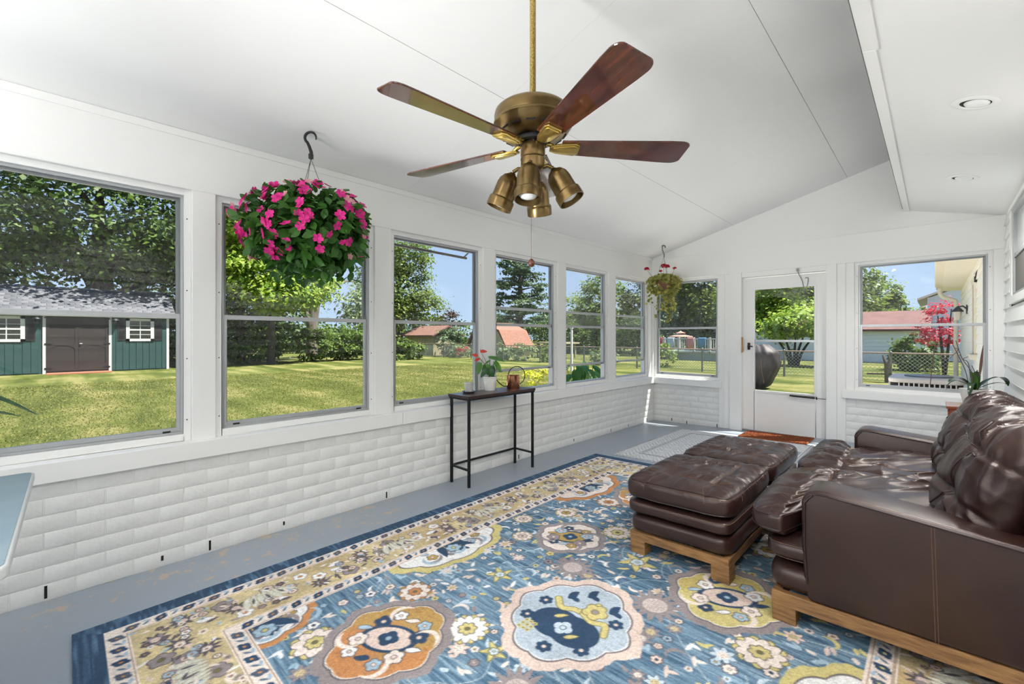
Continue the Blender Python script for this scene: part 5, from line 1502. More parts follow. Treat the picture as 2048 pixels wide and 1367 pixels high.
def leaf_cloud(blobs, n_leaf, size, seed, clump=.55, flat=.6, droop=0.0):
    """leaves in clumps over the outside of several ellipsoids; returns vertices and quads"""
    g = np.random.default_rng(seed)
    vol = np.array([(b[3] * b[4] + b[4] * b[5] + b[3] * b[5]) for b in blobs], float); vol /= vol.sum()
    Vs = []
    for b, f_ in zip(blobs, vol):
        n = int(n_leaf * f_); nc = max(6, int(n / 42))
        u = g.normal(size=(nc, 3)); u /= np.linalg.norm(u, axis=1)[:, None]
        rad = g.uniform(.55, 1.0, nc) ** .6
        cc = np.array(b[:3]) + u * rad[:, None] * np.array(b[3:6])
        k = g.integers(0, nc, n)
        cs = clump * g.uniform(.7, 1.3, nc)
        p = cc[k] + g.normal(size=(n, 3)) * cs[k][:, None] * np.array((.6, .6, .6 * flat))
        nr = u[k] * .55 + np.array((0, 0, .75)) + g.normal(size=(n, 3)) * .45
        nr /= np.linalg.norm(nr, axis=1)[:, None]
        t = g.normal(size=(n, 3)); t[:, 2] -= droop; t -= nr * (t * nr).sum(1)[:, None]; t /= np.linalg.norm(t, axis=1)[:, None] + 1e-9
        s = np.cross(nr, t); L = size * g.uniform(.6, 1.3, n)[:, None]
        q = np.stack([p - t * L * .5, p + s * L * .34 + nr * L * .06, p + t * L * .55, p - s * L * .34 + nr * L * .06], 1)
        Vs.append(q)
    V = np.concatenate(Vs).reshape(-1, 3)
    return V, np.arange(len(V)).reshape(-1, 4)

def tree(name, label, cat, base, blobs, leafm, n, size, seed, trunk=None, barkm='bark', clump=.55, flat=.6, droop=0., group=None):
    t = thing(name, label, cat, base, group=group)
    V, Q = leaf_cloud(blobs, n, size, seed, clump, flat, droop)
    link('foliage', mesh_np('foliage', V - np.array(base), Q, leafm), leafm, t)
    if trunk:
        mb = MB()
        for pts, rads in trunk: 
            P = catmull(pts, 5); mb.tube(P, list(np.interp(np.linspace(0, 1, len(P)), np.linspace(0, 1, len(rads)), rads)), 10)
        mb.build('trunk', barkm, t, smooth=60)
    return t
def limbs(base, top, r, spread, seed, n=6):
    g = random.Random(seed); b = np.array(base, float); tp = np.array(top, float)
    out = [([tuple(b), tuple(b + (tp - b) * .4 + np.array((g.uniform(-.1, .1), g.uniform(-.1, .1), 0))), tuple(b + (tp - b) * .75), tuple(tp)], [r * 1.25, r, r * .6, r * .2])]
    for k in range(n):
        f_ = g.uniform(.3, .8); s = b + (tp - b) * f_; a = g.uniform(0, 6.28)
        e = s + np.array((math.cos(a), math.sin(a), .75)) * spread * g.uniform(.6, 1.0)
        out.append(([tuple(s), tuple((s + e) / 2 + np.array((0, 0, .15))), tuple(e)], [r * .45, r * .3, r * .08]))
    return out

# big maple behind the shed
tree('maple_tree', 'huge dark leafy maple towering behind the green shed', 'tree', (-24.5, 1.05, GZ),
     [(-24.5, 1.0, 7.2, 4.6, 6.0, 3.6), (-24.0, -3.0, 6.0, 3.2, 3.6, 2.6), (-23.5, 4.6, 6.6, 3.0, 3.4, 3.0), (-23.2, 1.6, 5.3, 2.4, 3.0, 1.6), (-24, 0, 10, 4, 5, 2.4)], 'maple_dark', 30000, .24, 1,
     limbs((-24.5, 1.05, GZ), (-24.4, 1.0, 8.5), .42, 3.0, 1, 9), clump=.85)
for (x, y, s, sd, lab) in ((-27.5, -3.5, 1.0, 2, 'loose dark tree behind the left end of the shed roof'), (-27.0, 5.0, .95, 3, 'dark tree behind the right end of the shed roof')):
    tree('background_tree', lab, 'tree', (x, y, GZ), [(x, y, 4.2 * s, 2.6, 3.2, 3.2), (x + .6, y + 1, 1.6, 2.0, 2.4, 1.8), (x, y - 1.6, 1.7, 1.8, 2.4, 1.8)], 'maple_mid', 11000, .24, sd, limbs((x, y, GZ), (x, y, 5), .18, 1.6, sd), clump=.7)
# bright tree beyond window 2, hedge, forked trunk
tree('young_maple', 'bright green drooping tree with a slim trunk in front of the hedge', 'tree', (-20.6, 7.05, GZ),
     [(-20.6, 6.9, 4.8, 1.9, 2.2, 1.5), (-20.2, 5.6, 4.4, 1.3, 1.3, 1.4), (-20.2, 8.5, 3.8, 1.4, 1.5, 1.1), (-20.6, 6.4, 6.6, 1.8, 2.0, 1.4), (-20.0, 7.0, 3.3, 1.5, 1.9, .9)], 'maple_bright', 13000, .21, 5,
     limbs((-20.6, 7.05, GZ), (-20.6, 6.95, 6.0), .15, 1.5, 5, 7), clump=.5, flat=.45, droop=1.2)
tree('forked_tree', 'tall tree with a pale forked trunk and thin foliage behind the hedge', 'tree', (-25.0, 10.7, GZ),
     [(-25.4, 13.2, 3.7, 1.9, 2.0, 1.3), (-25.6, 14.6, 3.0, 1.6, 1.4, .9), (-25.2, 10.2, 8.6, 2.4, 2.6, 1.6)], 'grey_shrub', 2600, .24, 6,
     [([(-25.0, 10.7, GZ), (-25.0, 10.7, 1.6), (-25, 10.95, 3.6), (-25.0, 11.5, 6.5)], [.36, .33, .30, .18]), ([(-25.0, 10.6, 1.9), (-24.9, 10.0, 3.4), (-24.8, 9.3, 5.4)], [.22, .2, .12]),
      ([(-25.0, 11.1, 4.2), (-25.1, 12.4, 4.8), (-25.2, 13.8, 5.0)], [.1, .07, .03])], 'bark_grey', clump=.6)
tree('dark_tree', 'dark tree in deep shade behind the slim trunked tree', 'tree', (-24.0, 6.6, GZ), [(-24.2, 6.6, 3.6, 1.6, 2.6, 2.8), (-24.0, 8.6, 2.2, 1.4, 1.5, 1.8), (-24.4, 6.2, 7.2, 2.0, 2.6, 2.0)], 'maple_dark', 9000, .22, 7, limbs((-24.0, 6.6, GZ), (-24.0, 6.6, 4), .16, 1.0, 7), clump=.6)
for i, (y0_, lab) in enumerate(((5.3, 'shaded end of the hedge beside the slim trunk'), (9.2, 'tall sunlit leafy hedge at the end of the lawn'))):  # shaded end gets darker leaves, its shade put into the colour
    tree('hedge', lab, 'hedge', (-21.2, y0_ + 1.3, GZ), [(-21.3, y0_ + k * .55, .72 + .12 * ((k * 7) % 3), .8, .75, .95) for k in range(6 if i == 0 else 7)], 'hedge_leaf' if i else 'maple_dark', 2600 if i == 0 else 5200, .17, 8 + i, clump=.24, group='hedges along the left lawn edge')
tree('shrub', 'rounded sunlit shrub right of the hedge at the lawn edge', 'shrub', (-19.4, 13.9, GZ), [(-19.4, 13.5, .45, .8, .85, .72), (-19.4, 14.5, .38, .7, .65, .58)], 'hedge_leaf', 2600, .15, 10, clump=.2)
# window 3: large maple, sheds, planting
tree('tall_maple', 'tall rounded maple beside the clear sky behind the tan shed', 'tree', (-27.5, 18.4, GZ),
     [(-27.5, 18.0, 5.2, 2.4, 2.9, 2.6), (-27.3, 18.2, 8.0, 2.2, 2.6, 1.9), (-27.0, 20.4, 3.4, 1.6, 1.9, 1.4), (-27, 16.6, 3.2, 1.8, 2.2, 2.0)], 'maple_mid', 18000, .22, 11, limbs((-27.5, 18.4, GZ), (-27.5, 18.3, 8), .28, 2.0, 11), clump=.6)
tree('purple_tree', 'small dark purple leaved tree right of the tall maple', 'tree', (-26.5, 22.4, GZ), [(-26.5, 22.4, 2.6, .7, .8, .9)], 'purple_leaf', 900, .2, 12, limbs((-26.5, 22.4, GZ), (-26.5, 22.4, 3.0), .08, .5, 12, 4), clump=.35)
tree('garden_conifer', 'dark spreading shrub between the tan shed and the brick red barn', 'shrub', (-21.0, 18.6, GZ), [(-21.0, 18.3, .9, .8, .9, .9), (-21.2, 18.9, 1.5, .6, .8, .5), (-20.9, 18.8, .25, .9, 1.2, .5)], 'pine_leaf', 2600, .16, 13, clump=.25)
for i, (x, y, rx_, rz_, m_, lab) in enumerate(((-19.2, 18.0, .9, .42, 'grey_shrub', 'low grey green planting in front of the barn'), (-15.2, 17.9, .6, .55, 'grey_shrub', 'grey green shrub by the barn corner'), (-13.6, 17.9, .8, .55, 'grey_shrub', 'pale flowering shrub along the chain link fence'), (-11.9, 18.2, .6, .45, 'maple_mid', 'green shrub along the chain link fence left of the white post'), (-8.6, 18.4, .7, .35, 'grey_shrub', 'low shrub behind the fence right of the white post'), (-6.0, 18.8, .8, .6, 'maple_mid', 'shrub behind the fence near the corner window'))):
    tree('garden_shrub', lab, 'shrub', (x, y, GZ), [(x, y, rz_ * .6 + GZ + .1, rx_, rx_ * .7, rz_)], m_, 900, .13, 20 + i, clump=.18, group='shrubs along the fence')
tree('rose_bush', 'small pink flowering bush in front of the barn', 'shrub', (-18.6, 17.6, GZ), [(-18.6, 17.6, .35, .35, .4, .35)], 'red_blossom', 260, .10, 27, clump=.15)
# window 4: pine with layered boughs
pblobs = []
gp = random.Random(3)
for k in range(16):
    z = 1.9 + k * .47; r = 3.3 * (1 - (k / 19) ** 1.6); a = k * 2.4
    for j in range(3):
        aa = a + j * 2.1 + gp.uniform(-.4, .4); q = r * gp.uniform(.45, .8)
        pblobs.append((-25.2 + q * math.cos(aa), 30 + q * math.sin(aa), z + gp.uniform(-.2, .2), 1.15, 1.15, .28))
tree('pine_tree', 'tall dark pine with layered boughs against the sky', 'tree', (-25.2, 30, GZ), pblobs, 'pine_leaf', 11000, .26, 30,
     [([(-25.2, 30, GZ), (-25.2, 30, 4), (-25.2, 30, 9.6)], [.34, .26, .06])] + [([(-25.2, 30, b_[2] - .2), ((-25.2 + b_[0]) / 2, (30 + b_[1]) / 2, b_[2] - .05), (b_[0], b_[1], b_[2])], [.09, .06, .02]) for b_ in pblobs[::2]], clump=.4, flat=.35)
for i, (x, y, z, rx_, ry_, rz_, m_, n, lab) in enumerate((
    (-21.5, 34, 2.6, 2.8, 2.4, 2.6, 'maple_mid', 4200, 'rounded tree low behind the pine'),
    (-17.0, 32, 3.4, 2.6, 2.4, 3.2, 'maple_mid', 5600, 'broad leafy tree behind the white post'),
    (-13.0, 33, 3.8, 2.6, 2.4, 3.4, 'grey_shrub', 5600, 'pale leafy tree seen through the sixth left window'),
    (-9.6, 34, 4.2, 2.8, 2.4, 3.8, 'maple_mid', 6200, 'large tree behind the pool, left of the hanging ivy'),
    (-12.0, 37, 6.0, 4.5, 2.4, 4.4, 'maple_dark', 6200, 'dark tall tree furthest behind the pool'),
    (-28.5, 40, 2.4, 5.0, 2.4, 2.2, 'maple_dark', 3600, 'distant dark tree line low behind the pine'),
    (-5.5, 36, 6.2, 3.2, 2.4, 3.2, 'pine_leaf', 4600, 'dark tree top right of the hanging ivy'))):
    tree('background_tree', lab, 'tree', (x, y, GZ), [(x, y, z, rx_, ry_, rz_), (x + rx_ * .4, y - 1, z * .55, rx_ * .7, ry_ * .8, rz_ * .55)], m_, int(n * 1.5), .26, 40 + i, limbs((x, y, GZ), (x, y, z + rz_ * .5), .2, rx_ * .5, 40 + i), clump=.6, group='trees beyond the back fence')
# hedge row behind the fence
for i, (x, lab) in enumerate(((-20.5, 'conifer in the hedge row behind the fence, left of the white post'), (-18.2, 'broad conifer in the hedge row behind the white post'), (-15.0, 'conifer in the hedge row seen through the fifth window'), (-12.2, 'upright conifer in the hedge row by the corner window'))):
    tree('hedge_conifer', lab, 'shrub', (x, 28, GZ), [(x, 28, 1.2, 1.1, .9, 1.5), (x + .9, 28.3, .9, .9, .8, 1.1)], 'maple_dark', 2200, .2, 60 + i, clump=.3, group='hedge row beyond the fence')
# wooded edge of the neighbouring gardens, far off
for i, (x, y, rx_, ry_, rz_, lab) in enumerate(((-36, -9, 3, 6, 2.6, 'distant tree belt left of the shed'), (-36, 3, 3, 6.5, 2.6, 'distant tree belt straight behind the shed'), (-36, 13.5, 3, 5.5, 1.5, 'distant low tree belt behind the hedge'), (-36, 24, 3, 6, 2.0, 'distant tree belt behind the tall maple'), (-36, 36, 4, 6, 2.2, 'distant tree belt left of the pine'), (-26, 46, 7, 3, 2.2, 'distant tree belt behind the pine'), (-13, 46, 7, 3, 3.0, 'distant tree belt far behind the pool'), (-4, 44, 4, 3, 3.4, 'distant tree belt far behind the door'))):
    tree('tree_belt', lab, 'trees', (x, y, GZ), [(x, y, rz_ * .7, rx_, ry_, rz_), (x + .5, y + .5, .7, rx_, ry_, 1.2)], 'maple_dark', 4200, .42, 100 + i, clump=.8, group='distant tree belts')
# seen through the door
tree('maple_tree', 'large sunlit maple filling the left of the door glass', 'tree', (-5.0, 31, GZ), [(-5.2, 31, 3.2, 2.6, 2.2, 2.6), (-3.6, 30.4, 2.2, 1.9, 1.7, 2.0), (-4.2, 31, 5.6, 2.4, 2, 1.8)], 'maple_bright', 13000, .21, 70, limbs((-5, 31, GZ), (-5, 31, 5), .22, 1.8, 70), clump=.55)
tree('maple_tree', 'darker maple at the upper right of the door glass', 'tree', (-2.0, 36, GZ), [(-2.2, 36, 5.0, 2.9, 2.0, 2.8), (-1.6, 35.5, 2.6, 2.6, 1.8, 2.2)], 'maple_mid', 9000, .24, 71, limbs((-2, 36, GZ), (-2, 36, 5), .2, 1.6, 71), clump=.55)
tree('dogwood_tree', 'low spreading dogwood with several thin stems behind the fence', 'tree', (-1.75, 24.0, GZ), [(-1.5, 24.0, 1.95, 1.35, 1.2, .62), (-.6, 23.9, 1.75, .9, .9, .55), (-2.3, 24.1, 1.7, .8, .9, .5)], 'maple_bright', 4200, .19, 72,
     [([(-1.75 + d * .15, 24, GZ), (-1.75 + d * .35, 24, .55), (-1.75 + d * .95, 24 + .2 * d, 1.6)], [.07, .055, .02]) for d in (-1, -.5, .1, .5, 1)], clump=.35)
tree('shrub', 'green shrub half hidden at the right edge of the door glass', 'shrub', (-.35, 25.5, GZ), [(-.3, 25.5, .55, .6, .5, .62)], 'maple_dark', 700, .16, 73, clump=.2)
# seen through the right-hand window
tree('round_tree', 'round green tree against the sky left of the white house', 'tree', (.1, 45, GZ), [(.0, 45, 4.0, 1.35, 1.2, 1.7), (.7, 45, 3.4, .9, .9, 1.1)], 'maple_mid', 3600, .24, 80, limbs((.1, 45, GZ), (.1, 45, 4.4), .2, 1.0, 80), clump=.4)
tree('background_tree', 'small distant tree just left of the white house gable', 'tree', (2.1, 50, GZ), [(2.1, 50, 2.6, .8, .7, 1.1), (1.1, 50, 2.2, .5, .5, .5)], 'maple_mid', 900, .24, 81, limbs((2.1, 50, GZ), (2.1, 50, 3), .1, .4, 81, 3), clump=.35)
tree('round_bush', 'large clipped round bush in front of the white garage', 'shrub', (2.55, 23.7, GZ), [(2.5, 23.7, .62, .86, .8, .72), (2.5, 23.7, .3, .8, .75, .4)], 'hedge_leaf', 4200, .12, 82, clump=.16)
tree('crape_myrtle', 'crape myrtle covered in red blossom beside the house corner', 'tree', (3.25, 19.0, GZ), [(3.2, 19, 2.0, .36, .36, .38), (3.05, 19, 1.45, .42, .4, .42), (3.4, 19.1, 1.2, .3, .3, .3)], 'red_blossom', 1300, .085, 83, [([(3.25, 19, GZ), (3.2, 19, .8), (3.1, 19, 1.9)], [.05, .04, .015]), ([(3.25, 19, GZ), (3.33, 19, .9), (3.4, 19, 2.1)], [.045, .035, .012])], clump=.16)
tree('yellow_shrub', 'small yellow green shrub beside the air conditioner', 'shrub', (3.1, 13.0, GZ), [(3.05, 13.0, .18, .30, .34, .32)], 'yellow_leaf', 700, .08, 84, clump=.1)
# planting right outside the left windows
tree('golden_shrub', 'golden yellow shrub right outside the window behind the watering can', 'shrub', (-1.35, 5.2, GZ), [(-1.35, 5.25, .20, .28, .34, .30), (-1.4, 5.1, .58, .18, .20, .20)], 'yellow_leaf', 1500, .055, 90, clump=.07)
ho = thing('hosta_plant', 'broad leaved dark green plant right outside the fifth left window', 'shrub', (-1.15, 5.85, GZ))
big = heart(.26, .075, .5, .06).mesh('leaf', fix=False); big.shade_smooth(); big.materials.append(MATS['broad_leaf'])
g9 = random.Random(4); mb = MB()
for k in range(70):
    th = g9.uniform(0, 6.28); r = g9.uniform(.05, .42); z = g9.uniform(.30, .93) - r * .35
    p = (-1.15 + r * math.cos(th) * .7, 5.85 + r * math.sin(th) * 1.2, z)
    place('leaf', big, ho, p, (0, math.radians(g9.uniform(-5, 45)), th + g9.gauss(0, .5)), g9.uniform(.6, 1.05))
    mb.tube([(-1.15 + .1 * math.cos(th), 5.85 + .1 * math.sin(th), GZ), p], .006, 5)
mb.build('stems', 'stem_green', ho)

# ------------------------------------------------------------------ green garden shed
mat('shed_green', (44, 84, 82), 0.6, var=((38, 74, 74), 3, (1, 1, .4), 1.2))
mat('shed_door', (50, 42, 40), 0.6)
mat('shed_trim', (232, 232, 228), 0.5)
mat('shingle', (122, 122, 128), 0.9, var=((92, 94, 102), 3.2, (1, 1, 1), 1.6), bump=(30, .5, (1, 1, 1)))
mat('shingle_dark', (98, 99, 106), 0.9, var=((78, 80, 88), 3, (1, 1, 1), 1.5))
mat('brick_ramp', (196, 122, 92), 0.8, var=((176, 102, 76), 12, (1, 1, 1), 1.3))
sd = thing('garden_shed', 'dark green garden shed with brown double doors and grey shingles', 'shed', (-21.8, -1.0, GZ))
SX = -20.2
wallb = MB().box(SX - 3.2, SX - .02, -6.0, 2.95, GZ, 2.05); wallb.prism([(SX - 3.2, 2.05), (SX - .02, 2.02), (SX - 1.85, 3.0)], lambda a, b: (a, -6.0, b), lambda a, b: (a, 2.95, b))
wallb.build('body', 'shed_green', sd)
pm = bx(SX - .02, SX, -.098, .098, GZ + .04, 2.05).mesh('plank', bevel=.006, seg=1); pm.materials.append(MATS['shed_green'])
for k, y in enumerate(np.arange(-3.4, 2.9, .205)):
    if -.68 < y + .1 < 1.2: continue
    place('plank', pm, sd, (0, y + .1, 0))
for q in ((SX - .01, SX + .02, 2.90, 2.985, GZ, 2.05), (SX - .01, SX + .02, -.655, -.575, GZ, 2.05), (SX - .01, SX + .02, 1.115, 1.195, GZ, 2.05), (SX - .01, SX + .02, -6.0, 2.985, 2.0, 2.08)):
    bx(*q).build('trim_board', 'shed_trim', sd)
for ya, yb in ((-.57, .268), (.275, 1.112)):
    d_ = bx(SX - .015, SX + .005, ya, yb, -.03, 2.0).build('door', 'shed_door', sd)
    mb = MB().box(SX, SX + .022, ya, ya + .09, -.03, 2.0).box(SX, SX + .022, yb - .09, yb, -.03, 2.0).box(SX, SX + .02, ya, yb, 1.9, 2.0).box(SX, SX + .02, ya, yb, .92, 1.02).box(SX, SX + .02, ya, yb, -.03, .08)
    for (a_, b_) in ((ya + .09, 1), (yb - .09, -1)):
        mb.prism([(a_, .08), (a_ + b_ * .22, .08), (a_, .22)], lambda p, q: (SX, p, q), lambda p, q: (SX + .018, p, q)); mb.prism([(a_, .92), (a_ + b_ * .20, .92), (a_, .80)], lambda p, q: (SX, p, q), lambda p, q: (SX + .018, p, q))
    mb.build('door_frame', 'shed_door', d_)
    for zz in (.05, .95, 1.92):
        yh = ya if ya < 0 else yb
        bx(SX + .02, SX + .035, yh - .14 if yh > 0 else yh - .04, yh + .04 if yh > 0 else yh + .14, zz, zz + .05).build('hinge', 'black_metal', d_)
MB().tube([(SX + .02, .31, .98), (SX + .06, .31, .98), (SX + .06, .38, .98)], .015, 8).build('door_handle', 'aluminium', sd)
for ya in (1.62, -1.95):
    yb = ya + .872
    f_ = MB().box(SX, SX + .03, ya, ya + .11, 1.06, 1.975).box(SX, SX + .03, yb - .11, yb, 1.06, 1.975).box(SX, SX + .03, ya, yb, 1.88, 1.975).box(SX, SX + .03, ya, yb, 1.06, 1.16).box(SX, SX + .022, ya + .11, yb - .11, 1.49, 1.55)
    f_.box(SX, SX + .018, (ya + yb) / 2 - .014, (ya + yb) / 2 + .014, 1.16, 1.88).box(SX, SX + .016, ya + .1, yb - .1, 1.68, 1.70).box(SX, SX + .016, ya + .1, yb - .1, 1.32, 1.34)
    w_ = f_.build('window', 'shed_trim', sd)
    bx(SX - .01, SX + .004, ya + .1, yb - .1, 1.15, 1.89).build('pane', mat('shed_pane', (52, 54, 44), 0.08, spec=.6), w_)
    for sh_ in (ya - .245, yb + .015):
        s_ = bx(SX, SX + .025, sh_, sh_ + .23, 1.10, 1.93).build('shutter', 'shed_door', sd)
        MB().box(SX + .02, SX + .032, sh_ + .03, sh_ + .20, 1.16, 1.49).box(SX + .02, SX + .032, sh_ + .03, sh_ + .20, 1.56, 1.87).build('shutter_panel', 'black_metal', s_)
for y in (-.79, 1.30):
    MB().lathe([(0, 1.98), (.03, 1.97), (.11, 1.90), (.12, 1.885), (.06, 1.88), (.07, 1.76), (.05, 1.74), (0, 1.74)], 12, (SX + .12, y, 0)).build('lantern', 'black_metal', sd, smooth=40)
bx(SX, SX + .75, -.55, 1.18, GZ - .05, GZ + .035).build('ramp', 'brick_ramp', sd)
# roof: courses of shingles laid one by one on the side that faces the room
ridge = (SX - 1.85, 3.20); eave = (SX + .16, 2.14)
rb_ = MB().prism([(eave[0], eave[1] - .09), (eave[0], eave[1]), ridge, (SX - 3.6, 2.1), (SX - 3.6, 2.0), (ridge[0], ridge[1] - .1)], lambda a, b: (a, -6.2, b), lambda a, b: (a, 3.20, b)).build('roof', 'shingle_dark', sd)
sl_ = math.hypot(ridge[0] - eave[0], ridge[1] - eave[1]); ang_ = math.atan2(ridge[1] - eave[1], -(ridge[0] - eave[0]))
nrow = 14; sw = .30
sm = [bx(-sl_ / nrow * .62, sl_ / nrow * .62, -sw / 2 + .006, sw / 2 - .006, -.004, .012).mesh('shingle') for _ in range(2)]
sm[0].materials.append(MATS['shingle']); sm[1].materials.append(MATS['shingle_dark'])
gs = random.Random(8); cnt = 0
for r_ in range(nrow):
    t_ = (r_ + .5) / nrow
    y = 3.19 - sw / 2 - (sw / 2 if r_ % 2 else 0)
    while y > -2.9:
        place('shingle', sm[0 if gs.random() < .6 else 1], rb_, (eave[0] + (ridge[0] - eave[0]) * t_, y, eave[1] + (ridge[1] - eave[1]) * t_ + .012 + gs.uniform(0, .006)), (0, ang_ + .012, 0))
        cnt += 1; y -= sw
bx(eave[0] - .02, eave[0] + .015, -6.2, 3.2, eave[1] - .13, eave[1] + .01).build('fascia', 'shed_trim', sd)

# ------------------------------------------------------------------ neighbours' sheds beyond the fence
mat('tan_wood', (196, 186, 150), 0.7, var=((180, 170, 136), 4, (6, 6, .5), 1.3))
mat('brown_roof', (150, 112, 96), 0.85, var=((128, 92, 80), 5, (1, 1, 1), 1.4))
mat('barn_roof', (164, 116, 96), 0.85, var=((142, 96, 80), 7, (1, 1, 1), 1.4))
mat('cream_siding', (218, 208, 178), 0.7, bump=(6, .6, (.2, .2, 6)))
ts = thing('tan_shed', 'tan wooden shed with a brown gable roof at the lawn end', 'shed', (-24.4, 18.8, GZ))
MB().box(-26.2, -22.6, 18.2, 20.6, GZ, 1.30).build('body', 'tan_wood', ts)
MB().prism([(17.95, 1.24), (19.4, 1.95), (20.85, 1.24), (20.85, 1.34), (19.4, 2.06), (17.95, 1.34)], lambda a, b: (-26.5, a, b), lambda a, b: (-22.3, a, b)).build('roof', 'brown_roof', ts)
pl = bx(-.045, .045, -.012, .012, GZ, 1.28).mesh('plank'); pl.materials.append(MATS['tan_wood'])
for x in np.arange(-26.1, -22.6, .24): place('plank', pl, ts, (x, 18.19, 0))
bn = thing('barn_shed', 'cream barn shed with a red shingled gambrel roof', 'shed', (-18.9, 21.0, GZ))
MB().box(-20.7, -17.1, 20.0, 22.4, GZ, .62).prism([(-20.7, .6), (-17.1, .6), (-17.7, 1.6), (-18.9, 2.1), (-20.1, 1.6)], lambda a, b: (a, 20.0, b), lambda a, b: (a, 22.4, b)).build('body', 'cream_siding', bn)
gam = [(-20.95, .52), (-20.25, 1.66), (-18.9, 2.2), (-17.55, 1.66), (-16.85, .52), (-16.95, .50), (-17.65, 1.56), (-18.9, 2.08), (-20.15, 1.56), (-20.85, .50)]
MB().prism(gam, lambda a, b: (a, 19.85, b), lambda a, b: (a, 22.55, b)).build('roof', 'barn_roof', bn)
for z in np.arange(GZ + .1, 1.5, .14): bx(-20.6 + max(0, z - .6) * .6, -17.2 - max(0, z - .6) * .6, 19.985, 20.0, z, z + .1).build('siding_board', 'cream_siding', bn)
bx(-19.6, -18.2, 19.96, 19.99, GZ, 1.1).build('door', 'shed_trim', bn)
tp = thing('picnic_shelter', 'low pale covered structure behind the fence right of the barn', 'shelter', (-14.6, 22.0, GZ))
bx(-15.8, -13.2, 21.3, 22.8, .78, .88).build('roof', 'tan_wood', tp)
for x, y in ((-15.6, 21.5), (-13.4, 21.5), (-15.6, 22.6), (-13.4, 22.6)): bx(x - .05, x + .05, y - .05, y + .05, GZ, .78).build('post', 'tan_wood', tp)

# ------------------------------------------------------------------ chain link fence across the back
mat('galvanised', (150, 152, 150), 0.5, metal=0.5)
mat('rusty_rail', (170, 146, 130), 0.7, metal=0.2)
OUT = 1.0
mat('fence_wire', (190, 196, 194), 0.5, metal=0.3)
OUT = .66
fn = thing('chain_link_fence', 'grey chain link fence running across the back of the yard', 'fence', (-6, 17.2, GZ))
FT = .755
post_m = MB().lathe([(0, GZ - .1), (.033, GZ - .1), (.033, FT + .02), (.036, FT + .03), (.02, FT + .055), (0, FT + .06)], 10).mesh('post', smooth=40); post_m.materials.append(MATS['galvanised'])
for x in np.arange(-22.8, 9, 2.76): place('post', post_m, fn, (x + .05, 17.2, 0))
MB().tube([(-24, 17.2, FT), (9, 17.2, FT)], .022, 8).build('top_rail', 'rusty_rail', fn)
mb = MB(); H_ = FT - GZ - .04; sp_ = .105
for x in np.arange(-24 - H_, 9, sp_):
    for s_ in (1, -1):
        a_, b_ = (x, x + H_) if s_ > 0 else (x + H_, x)
        p, q = np.array((a_, 17.19 - .004 * s_, GZ + .02)), np.array((b_, 17.19 - .004 * s_, FT - .01))
        mb.add([tuple(p + (-.0045, 0, 0)), tuple(p + (.0045, 0, 0)), tuple(q + (.0045, 0, 0)), tuple(q + (-.0045, 0, 0)), tuple(p + (0, .006, 0)), tuple(q + (0, .006, 0))], [(0, 1, 2, 3), (1, 4, 5, 2), (4, 0, 3, 5)])
mb.build('wire_mesh', 'fence_wire', fn, fix=False, kind='stuff')
wp = thing('white_post', 'slender white post with a cap standing on the lawn', 'post', (-7.31, 14.0, GZ))
MB().box(-7.345, -7.275, 13.965, 14.035, GZ, 1.56).build('post', 'shed_trim', wp); MB().box(-7.37, -7.25, 13.94, 14.06, 1.56, 1.62).build('post_cap', 'shed_trim', wp, bevel=.01)
gsp = thing('weathered_stump', 'weathered split timber leaning on the fence by the right window', 'post', (2.0, 17.05, GZ))
MB().tube([(2.02, 17.05, GZ), (2.0, 17.05, .4), (1.92, 17.0, .70)], [.06, .05, .02], 8).tube([(2.02, 17.05, .3), (2.08, 17.03, .55), (2.04, 17.0, .72)], [.045, .035, .02], 8).tube([(1.55, 17.02, .12), (2.0, 17.03, .14), (2.6, 17.02, .10)], .025, 6).build('timber', 'bark_grey', gsp, smooth=50)

# ------------------------------------------------------------------ above-ground pool with a white railed deck and drying towels
mat('pool_wall', (176, 196, 196), 0.5); mat('deck_board', (206, 198, 188), 0.6)
po = thing('pool', 'above ground pool with a white railed deck behind the fence', 'pool', (-7.2, 26, GZ))
MB().lathe([(0, GZ), (3.1, GZ), (3.1, .30), (3.2, .32), (3.2, .40), (3.0, .40), (3.0, .2), (0, .2)], 40, (-6.6, 28.2, 0)).build('pool_wall', 'pool_wall', po, smooth=40)
MB().box(-9.6, -4.2, 25.0, 25.9, .30, .38).build('deck', 'deck_board', po)
for x in np.arange(-9.5, -4.1, .88): bx(x - .05, x + .05, 25.0, 25.1, .30, 1.20).build('rail_post', 'shed_trim', po)
for z in (1.08, .50): bx(-9.6, -4.2, 25.02, 25.08, z, z + .07).build('rail', 'shed_trim', po)
bal = bx(-.015, .015, 25.035, 25.065, .55, 1.08).mesh('baluster'); bal.materials.append(MATS['shed_trim'])
for x in np.arange(-9.4, -4.2, .11): place('baluster', bal, po, (x, 0, 0))
